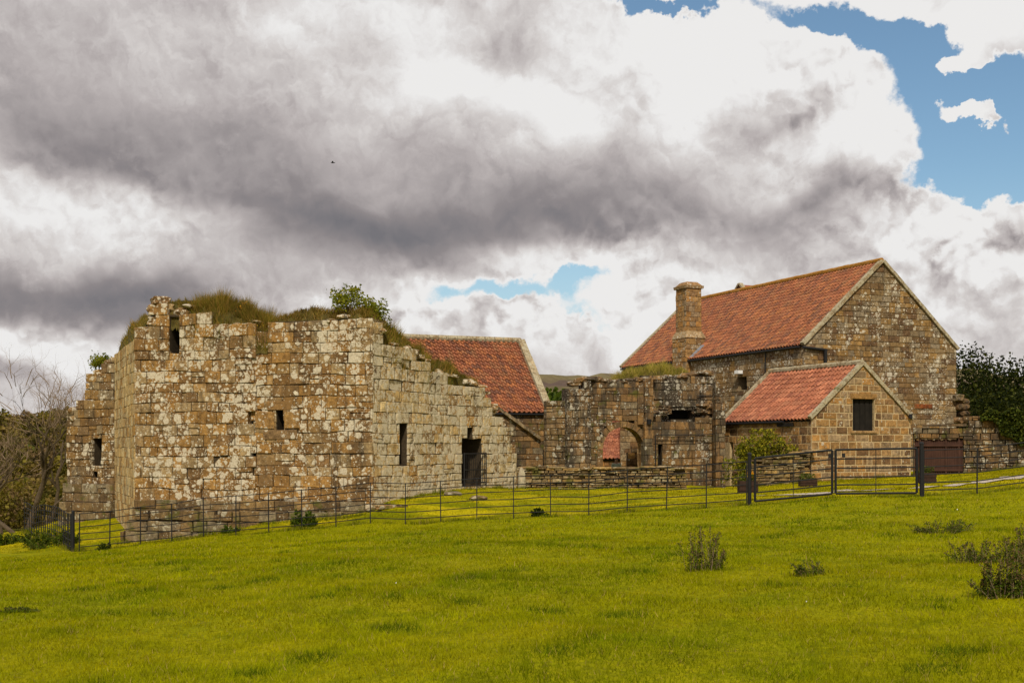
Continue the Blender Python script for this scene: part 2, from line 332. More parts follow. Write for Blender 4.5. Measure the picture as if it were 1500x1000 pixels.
class MB:
    def __init__(s): s.v = []; s.f = []; s.c = []
    def add(s, vs, fs, col=(.5, .5, .5, .5)):
        k = len(s.v); s.v.extend(vs)
        for f in fs: s.f.append(tuple(i + k for i in f)); s.c.append(col)
    def box(s, c, sx_, sy_, sz_, rz=0.0, col=(.5, .5, .5, .5)):
        cz, sn = math.cos(rz), math.sin(rz); vs = []
        for dz in (-.5, .5):
            for dx, dy in ((-.5, -.5), (.5, -.5), (.5, .5), (-.5, .5)):
                x, y = dx * sx_, dy * sy_
                vs.append((c[0] + x * cz - y * sn, c[1] + x * sn + y * cz, c[2] + dz * sz_))
        s.add(vs, [(0, 3, 2, 1), (4, 5, 6, 7), (0, 1, 5, 4), (1, 2, 6, 5), (2, 3, 7, 6), (3, 0, 4, 7)], col)
    def bar(s, p, q, wd, th, up=(0, 0, 1), col=(.5, .5, .5, .5)):
        p, q = Vector(p), Vector(q); d = (q - p).normalized(); u = Vector(up); sd_ = d.cross(u).normalized(); u = sd_.cross(d).normalized()
        vs = []
        for e in (p, q):
            for a_, b_ in ((-.5, -.5), (.5, -.5), (.5, .5), (-.5, .5)): vs.append(tuple(e + sd_ * a_ * wd + u * b_ * th))
        s.add(vs, [(0, 3, 2, 1), (4, 5, 6, 7), (0, 1, 5, 4), (1, 2, 6, 5), (2, 3, 7, 6), (3, 0, 4, 7)], col)
    def tube(s, pts, rads, n=6, col=(.5, .5, .5, .5)):
        rings = []; vs = []; fs = []
        m = len(pts)
        ref = Vector((.31, .17, .93))
        for i, p in enumerate(pts):
            a = Vector(pts[max(i - 1, 0)]); b = Vector(pts[min(i + 1, m - 1)]); d = (b - a)
            d = d.normalized() if d.length > 1e-6 else Vector((0, 0, 1))
            r_ = ref if abs(d.dot(ref)) < .97 else Vector((1, 0, 0))
            x = d.cross(r_).normalized(); y = d.cross(x)
            for k in range(n):
                an = 2 * math.pi * k / n
                vs.append(tuple(Vector(p) + (x * math.cos(an) + y * math.sin(an)) * rads[i]))
        for i in range(m - 1):
            for k in range(n):
                fs.append((i * n + k, i * n + (k + 1) % n, (i + 1) * n + (k + 1) % n, (i + 1) * n + k))
        fs.append(tuple(range(n - 1, -1, -1))); fs.append(tuple(range((m - 1) * n, m * n)))
        s.add(vs, fs, col)
    def prism(s, poly, off, col=(.5, .5, .5, .5)):   # poly: 3-D loop, off: extrusion vector
        n = len(poly); o_ = Vector(off)
        vs = [tuple(p) for p in poly] + [tuple(Vector(p) + o_) for p in poly]
        fs = [tuple(range(n)), tuple(range(2 * n - 1, n - 1, -1))] + [(i, i + n, (i + 1) % n + n, (i + 1) % n) for i in range(n)]
        s.add(vs, fs, col)
    def build(s, name, mat, parent=None, smooth=False, recalc=False):
        me = bpy.data.meshes.new(name)
        o0 = parent_origin(parent)
        arr = np.array(s.v, dtype=np.float64).reshape(-1, 3) - np.array(o0)
        me.from_pydata(arr.tolist(), [], s.f)
        ca = me.color_attributes.new('Col', 'FLOAT_COLOR', 'CORNER')
        cols = np.repeat(np.array(s.c, dtype=np.float32).reshape(-1, 4), [len(f) for f in s.f], axis=0)
        if len(cols) == len(ca.data): ca.data.foreach_set('color', cols.ravel())
        me.materials.append(mat)
        if smooth: me.shade_smooth()
        if recalc:
            import bmesh
            bm = bmesh.new(); bm.from_mesh(me); bmesh.ops.recalc_face_normals(bm, faces=bm.faces); bm.to_mesh(me); bm.free()
        o = bpy.data.objects.new(name, me); COL.objects.link(o)
        if parent: o.parent = parent
        return o
ORIG = {}
def parent_origin(p):
    t_ = Vector((0, 0, 0))
    while p is not None: t_ += Vector(ORIG.get(p.name, (0, 0, 0))); p = p.parent
    return tuple(t_)
def thing(name, label, cat, loc, group=None):
    o = bpy.data.objects.new(name, None); COL.objects.link(o); o.location = loc; o.empty_display_size = .3
    ORIG[o.name] = tuple(loc)
    o['label'] = label; o['category'] = cat
    if group: o['group'] = group
    return o
def tag(o, label=None, cat=None, group=None, kind=None):
    for k_, v_ in (('label', label), ('category', cat), ('group', group), ('kind', kind)):
        if v_: o[k_] = v_
    return o
def lin(c, j, rnd, a=None):
    k_ = 1 + rnd.uniform(-j, j)
    return (c[0] * k_, c[1] * k_, c[2] * k_, rnd.random() if a is None else a)

# quads from numpy arrays (leaves and blades)
def raw_mesh(name, verts, nper, colors, mat, parent=None):
    o0 = np.array(parent_origin(parent)); v = (np.asarray(verts).reshape(-1, 3) - o0).astype(np.float32)
    nf = len(v) // nper
    me = bpy.data.meshes.new(name); me.vertices.add(len(v)); me.vertices.foreach_set('co', v.ravel())
    me.loops.add(len(v)); me.loops.foreach_set('vertex_index', np.arange(len(v), dtype=np.int32))
    me.polygons.add(nf); me.polygons.foreach_set('loop_start', np.arange(0, len(v), nper, dtype=np.int32))
    me.update(calc_edges=True)
    ca = me.color_attributes.new('Col', 'FLOAT_COLOR', 'CORNER')
    c4 = np.ones((nf, 4), dtype=np.float32); c4[:, :3] = colors
    ca.data.foreach_set('color', np.repeat(c4, nper, axis=0).ravel())
    me.materials.append(mat)
    o = bpy.data.objects.new(name, me); COL.objects.link(o)
    if parent: o.parent = parent
    return o
def leaf_quads(cen, size, rng, asp=.6, updir=None):
    n = len(cen); size = np.broadcast_to(size, (n,))[:, None]
    a = rng.normal(size=(n, 3)); a /= np.linalg.norm(a, axis=1)[:, None]
    if updir is not None: a = a * .8 + np.array(updir); a /= np.linalg.norm(a, axis=1)[:, None]
    b = rng.normal(size=(n, 3)); b = np.cross(a, b); b /= np.linalg.norm(b, axis=1)[:, None]
    v = np.empty((n, 4, 3)); v[:, 0] = cen - a * size * .5; v[:, 1] = cen + b * size * asp * .5; v[:, 2] = cen + a * size * .5; v[:, 3] = cen - b * size * asp * .5
    return v
def pal(colors, n, rng, j=.25):
    c = np.array(colors)[rng.integers(0, len(colors), n)]
    return c * (1 + rng.uniform(-j, j, (n, 1)))
def blades(base, h, wd, rng, lean=.5):
    n = len(base); h = np.broadcast_to(h, (n,))[:, None]; wd = np.broadcast_to(wd, (n,))[:, None]
    an = rng.uniform(0, 2 * np.pi, n); d = np.stack([np.cos(an), np.sin(an), np.zeros(n)], 1)
    l = rng.normal(size=(n, 3)) * lean; l[:, 2] = 1; l /= np.linalg.norm(l, axis=1)[:, None]
    v = np.empty((n, 3, 3)); v[:, 0] = base - d * wd * .5; v[:, 1] = base + d * wd * .5; v[:, 2] = base + l * h
    return v

# ------------------------------------------------------------------ terrain
def fence_line(px):                   # the long estate fence runs along this plan line
    ax, ay = kx(116) * 40.4, 40.4; bx, by = kx(1095) * 34.7, 34.7
    k = kx(px); dx, dy = bx - ax, by - ay
    t_ = (k * ay - ax) / (dx - k * dy); return ay + dy * t_
FB = [(116, 808), (206, 799), (303, 786), (401, 779), (503, 771), (612, 765), (723, 761), (843, 756), (966, 747), (1100, 740), (1222, 730), (1350, 725.5)]
ctrl = []
for px, py in FB:
    Y = fence_line(px); p = Wp(px, py, Y); ctrl.append(tuple(p))
for px, py, Y in [(1431, 722, 33.4), (1500, 717, 33.2), (1640, 708, 33),
                  (178, 799, 41.6), (300, 784, 41.0), (440, 762, 40.2), (520, 757, 39.8), (560, 744, 39.6), (620, 742, 39.5), (548, 732, 41.6), (600, 722, 43.5), (640, 716, 45.5), (700, 713, 47.6),
                  (760, 745, 40), (760, 716, 48.5), (900, 716, 49.3), (900, 738, 40.5), (1010, 717, 49.3), (1060, 717, 50), (1100, 715, 51), (1190, 706, 53.5), (1260, 702, 54), (1338, 698, 55), (1200, 716, 44), (1340, 705, 46),
                  (1400, 697, 56), (1500, 684, 56), (1600, 675, 56), (1450, 705, 42), (1550, 694, 42),
                  (130, 762, 49.5), (92, 762, 51), (160, 775, 46), (60, 783, 50), (10, 786, 56), (-100, 800, 50), (40, 778, 64), (-60, 785, 70),
                  (820, 712, 57), (900, 716, 56), (900, 700, 70), (870, 700, 80), (1032, 717, 53.5), (1052, 716, 57.5), (1080, 715, 58), (1200, 690, 72), (1400, 685, 70)]:
    ctrl.append(tuple(Wp(px, py, Y)))
ctrl += [(x, y, x * .022 if x < 0 else x * .016) for x in (-14, -6, 0, 6, 14) for y in (-12, 0, 10)]
ctrl += [(x, 22, z_) for x, z_ in ((-18, -1.25), (-9, -.52), (0, -.14), (8, .10), (18, .42))]
ctrl += [(-60, 40, -4.5), (-60, 80, -6), (-30, 100, -5.5), (0, 110, -1.0), (30, 110, .8), (60, 60, 2.0), (60, 20, 1.2), (-60, 0, -1.5), (60, 100, 2), (-40, 20, -2.4), (40, 10, .6), (0, -40, 0)]
ctrl = np.array(ctrl)
def _phi(r): return np.sqrt(r * r + .8)
_A = _phi(np.linalg.norm(ctrl[:, None, :2] - ctrl[None, :, :2], axis=2))
_n = len(ctrl); _S = np.zeros((_n + 3, _n + 3)); _S[:_n, :_n] = _A - np.eye(_n) * .08; _S[:_n, _n] = 1; _S[:_n, _n + 1:] = ctrl[:, :2]; _S[_n:, :_n] = _S[:_n, _n:].T
_w = np.linalg.solve(_S, np.concatenate([ctrl[:, 2], np.zeros(3)]))
def smooth01(t_): t_ = np.clip(t_, 0, 1); return t_ * t_ * (3 - 2 * t_)
def hgt(x, y):
    x = np.atleast_1d(np.asarray(x, float)); y = np.atleast_1d(np.asarray(y, float)); sh = x.shape
    p = np.stack([x.ravel(), y.ravel()], 1); xc = np.clip(p[:, 0], -65, 65); yc = np.clip(p[:, 1], -40, 112)
    out = np.empty(len(p))
    for i in range(0, len(p), 20000):
        q = np.stack([xc[i:i + 20000], yc[i:i + 20000]], 1)
        r = np.linalg.norm(q[:, None] - ctrl[None, :, :2], axis=2)
        out[i:i + 20000] = _phi(r) @ _w[:_n] + _w[_n] + q @ _w[_n + 1:]
    # gentle unevenness of pasture
    out += .035 * np.sin(p[:, 0] * 1.1 + 2 * np.sin(p[:, 1] * .23)) * np.sin(p[:, 1] * .7 + .6) + .02 * np.sin(p[:, 0] * 2.9 + p[:, 1] * 1.7)
    # beyond the farm: the valley of the beck
    k = smooth01((np.hypot(p[:, 0], p[:, 1] - 40) - 90) / 160)
    out = out * (1 - k) + k * (-22.0)
    return out.reshape(sh)
def H(x, y): return float(hgt(x, y)[0])

def axis(a, b, c, d, fine, n1, n2):   # fine spacing between b and c, stretched outside
    l_ = b - (np.geomspace(1, b - a + 1, n1)[1:] - 1)[::-1]; r_ = c + (np.geomspace(1, d - c + 1, n2)[1:] - 1)
    return np.concatenate([l_, np.arange(b, c, fine), r_])
xs = axis(-5000, -30, 34, 5000, .4, 45, 45); ys = axis(-1500, 0, 72, 7000, .4, 30, 55)
GX, GY = np.meshgrid(xs, ys); GZ = hgt(GX, GY)
nx, ny = len(xs), len(ys)
idx = np.arange(nx * ny).reshape(ny, nx)
fs = np.stack([idx[:-1, :-1], idx[:-1, 1:], idx[1:, 1:], idx[1:, :-1]], -1).reshape(-1, 4)
me = bpy.data.meshes.new('ground')
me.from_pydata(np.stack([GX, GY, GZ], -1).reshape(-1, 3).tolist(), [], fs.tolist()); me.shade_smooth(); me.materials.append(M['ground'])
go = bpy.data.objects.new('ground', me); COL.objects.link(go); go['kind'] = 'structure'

# moor and valley side behind
def ridge_mesh(name, mat, az0, az1, y0, y1, prof, n=120, m=24, seed=1, depth_pow=1.0):
    rnd = np.random.default_rng(seed); vs = []; fcs = []
    for j in range(m):
        tj = j / (m - 1); Y = y0 + (y1 - y0) * tj
        for i in range(n):
            px = az0 + (az1 - az0) * i / (n - 1); top = zat(prof(px), y1)
            k_ = smooth01(tj) ** depth_pow
            z_ = -24 + (top + 24) * float(k_)
            vs.append((kx(px) * Y, Y, z_ + (rnd.normal() * .0016 * Y if 0 < j < m - 2 else 0)))
    for i in range(n): px = az0 + (az1 - az0) * i / (n - 1); vs.append((kx(px) * y1 * 1.4, y1 * 1.4, -24))
    for j in range(m):
        for i in range(n - 1):
            fcs.append((j * n + i, j * n + i + 1, (j + 1) * n + i + 1, (j + 1) * n + i))
    me = bpy.data.meshes.new(name); me.from_pydata(vs, [], fcs); me.shade_smooth(); me.materials.append(mat)
    o = bpy.data.objects.new(name, me); COL.objects.link(o); o['kind'] = 'structure'; return o
ridge_mesh('hills', M['moor'], -1500, 3000, 500, 1500, lambda p: 556 + 10 * math.sin(p * .004) + (70 * float(smooth01((600 - p) / 500))) + 3 * math.sin(p * .03), 260, 26, 3)
def leftprof(p): return 622 + 4 * math.sin(p * .05) + 60 * float(smooth01((p - 300) / 500)) - 8 * float(smooth01(-p / 400))
ridge_mesh('hillside', M['moor'], -1300, 800, 110, 300, leftprof, 160, 20, 5)

# ------------------------------------------------------------------ masonry
class Wall:
    """vertical wall plane from plan point A to B; outward side is the right hand of A->B (towards the camera when A is left)"""
    def __init__(s, A, B, d=0.0):
        s.A = Vector((A[0], A[1])); s.B = Vector((B[0], B[1])); s.L = (s.B - s.A).length; s.e = (s.B - s.A) / s.L
        s.n = Vector((s.e.y, -s.e.x))
        s.A = s.A + s.n * d; s.B = s.B + s.n * d
    def uz(s, px, py):
        k = kx(px); t_ = (k * s.A.y - s.A.x) / (s.e.x - k * s.e.y); Y = s.A.y + s.e.y * t_
        return (t_, zat(py, Y))
    def u(s, px): return s.uz(px, 0)[0]
    warp = 0.0; gu = 1.0
    def pt(s, u, z, d=0.0):
        if s.warp: z = z + s.warp * (math.sin(u * 1.3 + z * 1.7) + .6 * math.sin(u * 3.3 - z * 2.3) + .35 * math.sin(u * 7.1 + z * 5.0))
        return (s.A.x + s.e.x * u + s.n.x * d, s.A.y + s.e.y * u + s.n.y * d, z)
def inpoly(x, y, poly):
    c = False; n = len(poly); j = n - 1
    for i in range(n):
        xi, yi = poly[i]; xj, yj = poly[j]
        if (yi > y) != (yj > y) and x < (xj - xi) * (y - yi) / (yj - yi) + xi: c = not c
        j = i
    return c
def clip(poly, conv):
    out = poly
    area = sum(conv[i][0] * conv[(i + 1) % len(conv)][1] - conv[(i + 1) % len(conv)][0] * conv[i][1] for i in range(len(conv)))
    cv = conv if area > 0 else conv[::-1]
    for i in range(len(cv)):
        a, b = cv[i], cv[(i + 1) % len(cv)]; ins = []; 
        def side(p): return (b[0] - a[0]) * (p[1] - a[1]) - (b[1] - a[1]) * (p[0] - a[0])
        for k in range(len(out)):
            p, q = out[k], out[(k + 1) % len(out)]; sp_, sq = side(p), side(q)
            if sp_ >= 0: ins.append(p)
            if (sp_ >= 0) != (sq >= 0):
                t_ = sp_ / (sp_ - sq); ins.append((p[0] + (q[0] - p[0]) * t_, p[1] + (q[1] - p[1]) * t_))
        out = ins
        if len(out) < 3: return []
    return out
def stone_poly(mb, W, poly, prot, gap, rnd, col, jit=.006, back=-.10, bev=.018, dfun=None):
    """one stone: polygon in (u,z), shrunk by half the joint, with a worn edge"""
    n = len(poly)
    cu = sum(p[0] for p in poly) / n; cz = sum(p[1] for p in poly) / n
    hw = max(p[0] for p in poly) - cu; hh = max(p[1] for p in poly) - cz
    if hw < .03 or hh < .03: return
    def ins(p, g):
        return (cu + (p[0] - cu) * max(.2, 1 - g * W.gu / max(hw, .04)), cz + (p[1] - cz) * max(.2, 1 - g / max(hh, .04)))
    g1 = [ins(p, gap * .5) for p in poly]
    j_ = [(rnd.uniform(-jit, jit), rnd.uniform(-jit, jit)) for _ in poly]
    g1 = [(p[0] + a, p[1] + b) for p, (a, b) in zip(g1, j_)]
    g2 = [ins(p, bev) for p in g1]
    tilt = (rnd.uniform(-.02, .02), rnd.uniform(-.02, .02))
    d0 = dfun(cu, cz) if dfun else 0.0
    vs = [W.pt(p[0], p[1], back + d0) for p in g1] + [W.pt(p[0], p[1], prot - bev * .8 + d0) for p in g1]
    vs += [W.pt(p[0], p[1], prot + d0 + tilt[0] * (p[0] - cu) + tilt[1] * (p[1] - cz) + rnd.uniform(-jit, jit) * .5) for p in g2]
    fs_ = [tuple(range(2 * n, 3 * n))]
    for i in range(n):
        k = (i + 1) % n
        fs_.append((n + i, n + k, 2 * n + k, 2 * n + i)); fs_.append((i, k, n + k, n + i))
    mb.add(vs, fs_, col)
def cutrect(r, holes, mn=.05):
    segs = [r]
    for (a, b, c, d) in holes:
        ns = []
        for (p, q, y0, y1) in segs:
            if b <= p or a >= q or d <= y0 or c >= y1: ns.append((p, q, y0, y1)); continue
            if a - p > mn: ns.append((p, a, y0, y1))
            if q - b > mn: ns.append((b, q, y0, y1))
            pa, qb = max(p, a), min(q, b)
            if c - y0 > mn: ns.append((pa, qb, y0, c))
            if y1 - d > mn: ns.append((pa, qb, d, y1))
        segs = ns
    return segs
def masonry(stones, core, W, outline, palette, rnd, holes=(), course=(.30, .42), bw=(.35, .8), gap=.016, prot=.03, mode='ragged',
            thick=.6, jit=.006, cj=.18, arch=None, ext=(0.0, 0.0), miss=0.0, core_in=.085, protj=.5, bev=.018, erode=0.0):
    """courses of stones over the outline (list of (u,z)), and a solid core behind cut by the same openings"""
    us = [p[0] for p in outline]; zs = [p[1] for p in outline]; u0, u1, z0, z1 = min(us), max(us), min(zs), max(zs)
    rows = []; z = z0
    while z < z1 - .02:
        h = rnd.uniform(*course); rows.append((z, min(z + h, z1) if mode == 'clip' else z + h)); z += h
    for (za, zb) in rows:
        zm = (za + zb) / 2; hl = list(holes)
        if arch:
            au, az_, ar, ab = arch     # centre u, spring z, outer radius, base z
            if ab < zm < az_: hl.append((au - ar, au + ar, za - .1, zb + .1))
            elif az_ <= zm < az_ + ar:
                hc = math.sqrt(max(0, ar * ar - (zm - az_) ** 2)); hl.append((au - hc, au + hc, za - .1, zb + .1))
        u = u0 - rnd.uniform(0, bw[0]); edges = []; items = []
        while u < u1:
            wd = rnd.uniform(*bw) * (1.0 if rnd.random() > .12 else .55); edges.append((u, u + wd)); u += wd
        for (a, b) in edges:
            p, q = max(a, u0 - ext[0]), min(b, u1 + ext[1])
            if q - p < .05: continue
            um = (p + q) / 2
            if mode == 'ragged' and not inpoly(um, zm, outline): continue
            items.append((p, q))
        merged = []
        for p, q in items:
            if merged and p - merged[-1][1] < .06: merged[-1][1] = q
            else: merged.append([p, q])
        starts = {m[0] for m in merged}; ends = {m[1] for m in merged}
        for (p, q) in items:
            deep = mode == 'ragged' and (p in starts or q in ends)
            layers = [(za, zb)]
            if rnd.random() < .06 and mode == 'ragged' and q - p > .25:
                h2 = za + (zb - za) * rnd.uniform(.4, .6); layers = [(za, h2), (h2, zb)]
            for (y0, y1) in layers:
                for (a, b, c, d) in cutrect((p, q, y0, y1), hl):
                    poly = [(a, c), (b, c), (b, d), (a, d)]
                    if mode != 'ragged':
                        poly = clip(poly, outline)
                        if not poly: continue
                    pr = prot * rnd.uniform(1 - protj, 1 + protj); cc_ = lin(rnd.choice(palette), cj, rnd)
                    if erode and rnd.random() < erode: pr -= .05
                    stone_poly(stones, W, poly, pr, gap, rnd, cc_, jit, bev=bev, back=(-thick * .97 if deep else -.13))
        if mode == 'ragged':
            for p, q in merged:
                ee = .03
                for (a, b, c, d) in cutrect((p + ee, q - ee, za, zb), hl, .01):
                    if b - a > .02: core.prism([W.pt(x, y, -core_in) for x, y in ((a, c), (b, c), (b, d), (a, d))], tuple(W.n * -(thick - core_in)) + (0,))
        else:
            for (a, b, c, d) in cutrect((u0, u1, za, zb), hl, .005):
                poly = clip([(a, c), (b, c), (b, d), (a, d)], outline)
                if poly: core.prism([W.pt(a_, b_, -core_in) for a_, b_ in poly], tuple(W.n * -(thick - core_in)) + (0,))
def voussoirs(mb, W, cu, cz, r0, r1, n, rnd, palette, prot=.04, back=-.5):
    for k in range(n):
        a0, a1 = math.pi * k / n + .012, math.pi * (k + 1) / n - .012
        poly = [(cu + r * math.cos(a), cz + r * math.sin(a)) for r, a in ((r0, a0), (r1, a0), (r1, (a0 + a1) / 2), (r1, a1), (r0, a1), (r0, (a0 + a1) / 2))]
        d = prot * rnd.uniform(.7, 1.3)
        mb.prism([W.pt(a, b, d) for a, b in poly], tuple(W.n * (back - d)) + (0,), lin(rnd.choice(palette), .15, rnd))

PT = [(.25, .155, .055), (.17, .12, .07), (.30, .22, .115), (.26, .165, .06), (.19, .115, .045), (.30, .26, .18), (.24, .19, .12), (.34, .22, .08), (.15, .10, .055), (.28, .25, .19)]
_mp = [sum(c[i] for c in PT) / len(PT) for i in range(3)]
PT = [tuple(m_ + (v - m_) * .72 for v, m_ in zip(c, _mp)) for c in PT]
PSIDE = [(.27, .19, .10), (.46, .36, .21), (.42, .32, .17), (.33, .21, .08), (.44, .38, .27), (.50, .42, .27)]
PPL = [(.15, .10, .045), (.19, .14, .075), (.21, .17, .11), (.13, .085, .04)]
PB = [(.21, .155, .085), (.24, .20, .14), (.15, .105, .06), (.17, .14, .10), (.25, .17, .075), (.20, .18, .15), (.12, .08, .05)]
PSH = [(.24, .17, .085), (.27, .20, .115), (.17, .12, .07), (.21, .175, .13), (.28, .185, .08), (.115, .08, .05), (.23, .20, .155)]
PRU = [(.22, .135, .06), (.19, .12, .06), (.25, .16, .075), (.15, .10, .055), (.20, .165, .11), (.27, .165, .07), (.12, .085, .05)]
PDS = [(.23, .17, .085), (.19, .13, .06), (.27, .21, .12), (.13, .09, .045), (.29, .19, .07)]
PCO = [(.29, .23, .145), (.26, .21, .14), (.32, .26, .17)]

# ------------------------------------------------------------------ the ruined tower
rnd = random.Random(11)
def plan(px, Y): return (kx(px) * Y, Y)
T0 = plan(197, 42.4); T1 = plan(545, 40.3); T2 = (T1[0] + .55 * 8.46, T1[1] + 8.46); TB = plan(168, 49.5); TA = plan(97, 50.8)
tower = thing('ruined_tower', 'broad roofless tower ruin of lichened ashlar with turf along its broken top', 'ruin', (T0[0] + 3, T0[1] + 3, H(T0[0] + 3, T0[1] + 3)))
WF = Wall(T0, T1); WD = Wall(T1, T2); WB = Wall(TB, T0); WA = Wall(TA, TB)
def O(W, pts): return [W.uz(px, py) for px, py in pts]
def HL(W, a, b, t_, bo):   # opening from pixel rectangle
    return (W.u(a), W.u(b), W.uz((a + b) / 2, bo)[1], W.uz((a + b) / 2, t_)[1])
# front wall, left bay stands 7 cm proud of the right bay; a straight joint divides them
WL = Wall(T0, T1, .07)
for W_ in (WF, WD, WB, WA, WL): W_.warp = .022
WD.gu = 3.4; WB.gu = 4.0; WD.warp = .014; WB.warp = .012
outL = O(WL, [(197, 765), (197, 500), (205, 488), (214, 478), (217, 458), (219, 452), (246, 452), (246, 462), (275, 462), (275, 467), (333, 467), (333, 482), (371, 482), (368, 520), (375, 560), (366, 600), (372, 640), (369, 700), (373, 765)])
outR = O(WF, [(373, 765), (369, 700), (372, 640), (366, 600), (375, 560), (368, 520), (371, 482), (388, 478), (440, 474), (497, 470), (545, 467.5), (545, 765)])
st, co_ = MB(), MB()
masonry(st, co_, WL, outL, PT, rnd, [HL(WL, 248, 263, 463, 517)], (.30, .42), (.30, .68), thick=1.3, gap=.014, jit=.012, prot=.03, protj=.8, erode=.05, core_in=.045)
masonry(st, co_, WF, outR, PT, rnd, [HL(WF, 405, 415, 600, 629)], (.30, .42), (.32, .72), thick=1.23, gap=.014, jit=.012, prot=.026, ext=(0, .03), protj=.8, erode=.05, core_in=.045)
for p in ((404, 416, 576), ):
    u0_, z_ = WF.uz(374, 602); u1_ = WF.u(431)
st.build('front_wall', M['tower'], tower)
# dressed surround of the slit
sm = MB()
for (a, b, c, d, colr) in ((374, 403, 602, 627, PT[0]), (417, 440, 602, 627, PT[3]), (392, 430, 587, 600, PT[4]), (386, 436, 629, 643, PT[1])):
    za, zb = WF.uz(a, d)[1], WF.uz(a, c)[1]
    stone_poly(sm, WF, [(WF.u(a), za), (WF.u(b), za), (WF.u(b), zb), (WF.u(a), zb)], .06, .02, rnd, lin(colr, .05, rnd))
sm.build('slit_surround', M['barn'], tower)
st = MB()
outD = O(WD, [(545, 765), (545, 468), (560, 471), (560, 490), (567, 491), (567, 506), (606, 511), (606, 525), (626, 527), (626, 542), (652, 545), (652, 556), (712, 565), (712, 578), (717, 580), (717, 592), (723, 594), (724, 612), (733, 616), (735, 624), (745, 627), (750, 634), (752, 650), (755, 680), (757, 722), (700, 722)])
masonry(st, co_, WD, outD, PSIDE, rnd, [HL(WD, 586, 597, 621, 679), HL(WD, 677, 706, 642, 712), HL(WD, 685, 693, 626, 643)], (.30, .41), (.34, .80), thick=1.2, gap=.016, jit=.012, prot=.014, ext=(.02, 0), bev=.016, protj=.95, erode=.02, core_in=.05)
st.build('side_wall', M['tower_side'], tower)
st = MB()
outB = O(WB, [(168, 772), (168, 522), (172, 516), (178, 508), (186, 500), (192, 497), (197, 497), (197, 792)])
masonry(st, co_, WB, outB, PSIDE, rnd, [], (.31, .41), (.32, .7), thick=1.0, gap=.016, jit=.008, prot=.015, ext=(0, .03), bev=.008)
st.build('return_wall', M['return'], tower)
st = MB()
outA = O(WA, [(98, 765), (98, 640), (100, 602), (104, 598), (112, 597), (113, 585), (124, 583), (126, 563), (134, 560), (134, 546), (146, 541), (147, 529), (168, 527), (168, 765)])
masonry(st, co_, WA, outA, PT, rnd, [HL(WA, 136, 149, 642, 681), HL(WA, 136, 144, 690, 699)], (.30, .40), (.3, .62), thick=1.0, gap=.02, jit=.01, prot=.035, protj=.8)
st.build('turret_wall', M['turret'], tower)
# hidden rear of the tower so it is a closed shell
T3 = (T2[0] - 5.5, T2[1] + 2.6); TR = (TA[0] + 3.5, TA[1] + 4.5)
for (a, b, zt) in (((T2[0] - .9, T2[1] - .2), T3, 1.6), (T3, TR, 3.0), (TR, (TA[0] + 1.0, TA[1] + 1.25), 2.6)):
    Wr = Wall(a, b); masonry(st2 := MB(), co_, Wr, [(0, -2.2), (Wr.L, -2.2), (Wr.L, zt), (0, zt)], PT, rnd, [], (.32, .44), (.4, 1.0), thick=.9)
    st2.build('rear_wall', M['tower'], tower)
co_.build('wall_core', M['dark_mortar'], tower)
# near-black panels added behind the openings stand in for the chamber's darkness
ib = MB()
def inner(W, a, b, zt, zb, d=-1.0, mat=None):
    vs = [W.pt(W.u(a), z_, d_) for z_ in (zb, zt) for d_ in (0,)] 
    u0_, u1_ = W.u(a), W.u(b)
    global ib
    ib = MB(); ib.prism([W.pt(u0_, zb, d), W.pt(u1_, zb, d), W.pt(u1_, zt, d), W.pt(u0_, zt, d)], tuple(W.n * -.08) + (0,)); ib.build('shade_backing', M['dark'], tower)
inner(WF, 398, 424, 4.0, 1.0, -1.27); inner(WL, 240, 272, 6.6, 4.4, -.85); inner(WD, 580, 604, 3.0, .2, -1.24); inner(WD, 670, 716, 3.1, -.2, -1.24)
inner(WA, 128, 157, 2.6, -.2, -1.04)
# plinth: a chamfer and stepped foot along front and turret
pl, pc = MB(), MB()
WP1 = Wall((T0[0] - .02, T0[1] + .02), (T1[0] + .1, T1[1]), .16)
WP2 = Wall((T0[0] - .62, T0[1] + .18), (T1[0] - .25, T1[1] + .08), .34)
masonry(pl, pc, WP1, [WP1.uz(200, 767), WP1.uz(197, 737), WP1.uz(470, 733), WP1.uz(545, 733), WP1.uz(528, 750), WP1.uz(520, 770)], PPL + PT[:2], rnd, [], (.22, .32), (.45, .95), gap=.02, jit=.012, prot=.04, thick=.45)
masonry(pl, pc, WP2, [WP2.uz(178, 830), WP2.uz(180, 775), WP2.uz(188, 762), WP2.uz(200, 754), WP2.uz(300, 749), WP2.uz(460, 744), WP2.uz(500, 744), WP2.uz(516, 800), WP2.uz(460, 830)], PPL, rnd, [HL(WP2, 315, 324, 744, 753)], (.24, .36), (.4, .85), gap=.03, jit=.02, prot=.06, thick=.6, protj=.9)
po = pl.build('plinth', M['plinth'], tower); pc.build('plinth_core', M['dark_mortar'], po); pl, pc = MB(), MB()
WP3 = Wall(TA, TB, .22); masonry(pl, pc, WP3, [WP3.uz(92, 775), WP3.uz(92, 713), WP3.uz(166, 713), WP3.uz(166, 775)], PPL, rnd, [], (.30, .4), (.35, .7), gap=.02, jit=.014, prot=.04, thick=.4)
WP4 = Wall((TA[0] - .25, TA[1]), TB, .42); masonry(pl, pc, WP4, [WP4.uz(86, 775), WP4.uz(88, 735), WP4.uz(163, 735), WP4.uz(163, 775)], PPL, rnd, [], (.30, .4), (.35, .7), gap=.02, jit=.014, prot=.04, thick=.4)
po = pl.build('plinth', M['plinth'], tower); pc.build('plinth_core', M['dark_mortar'], po)
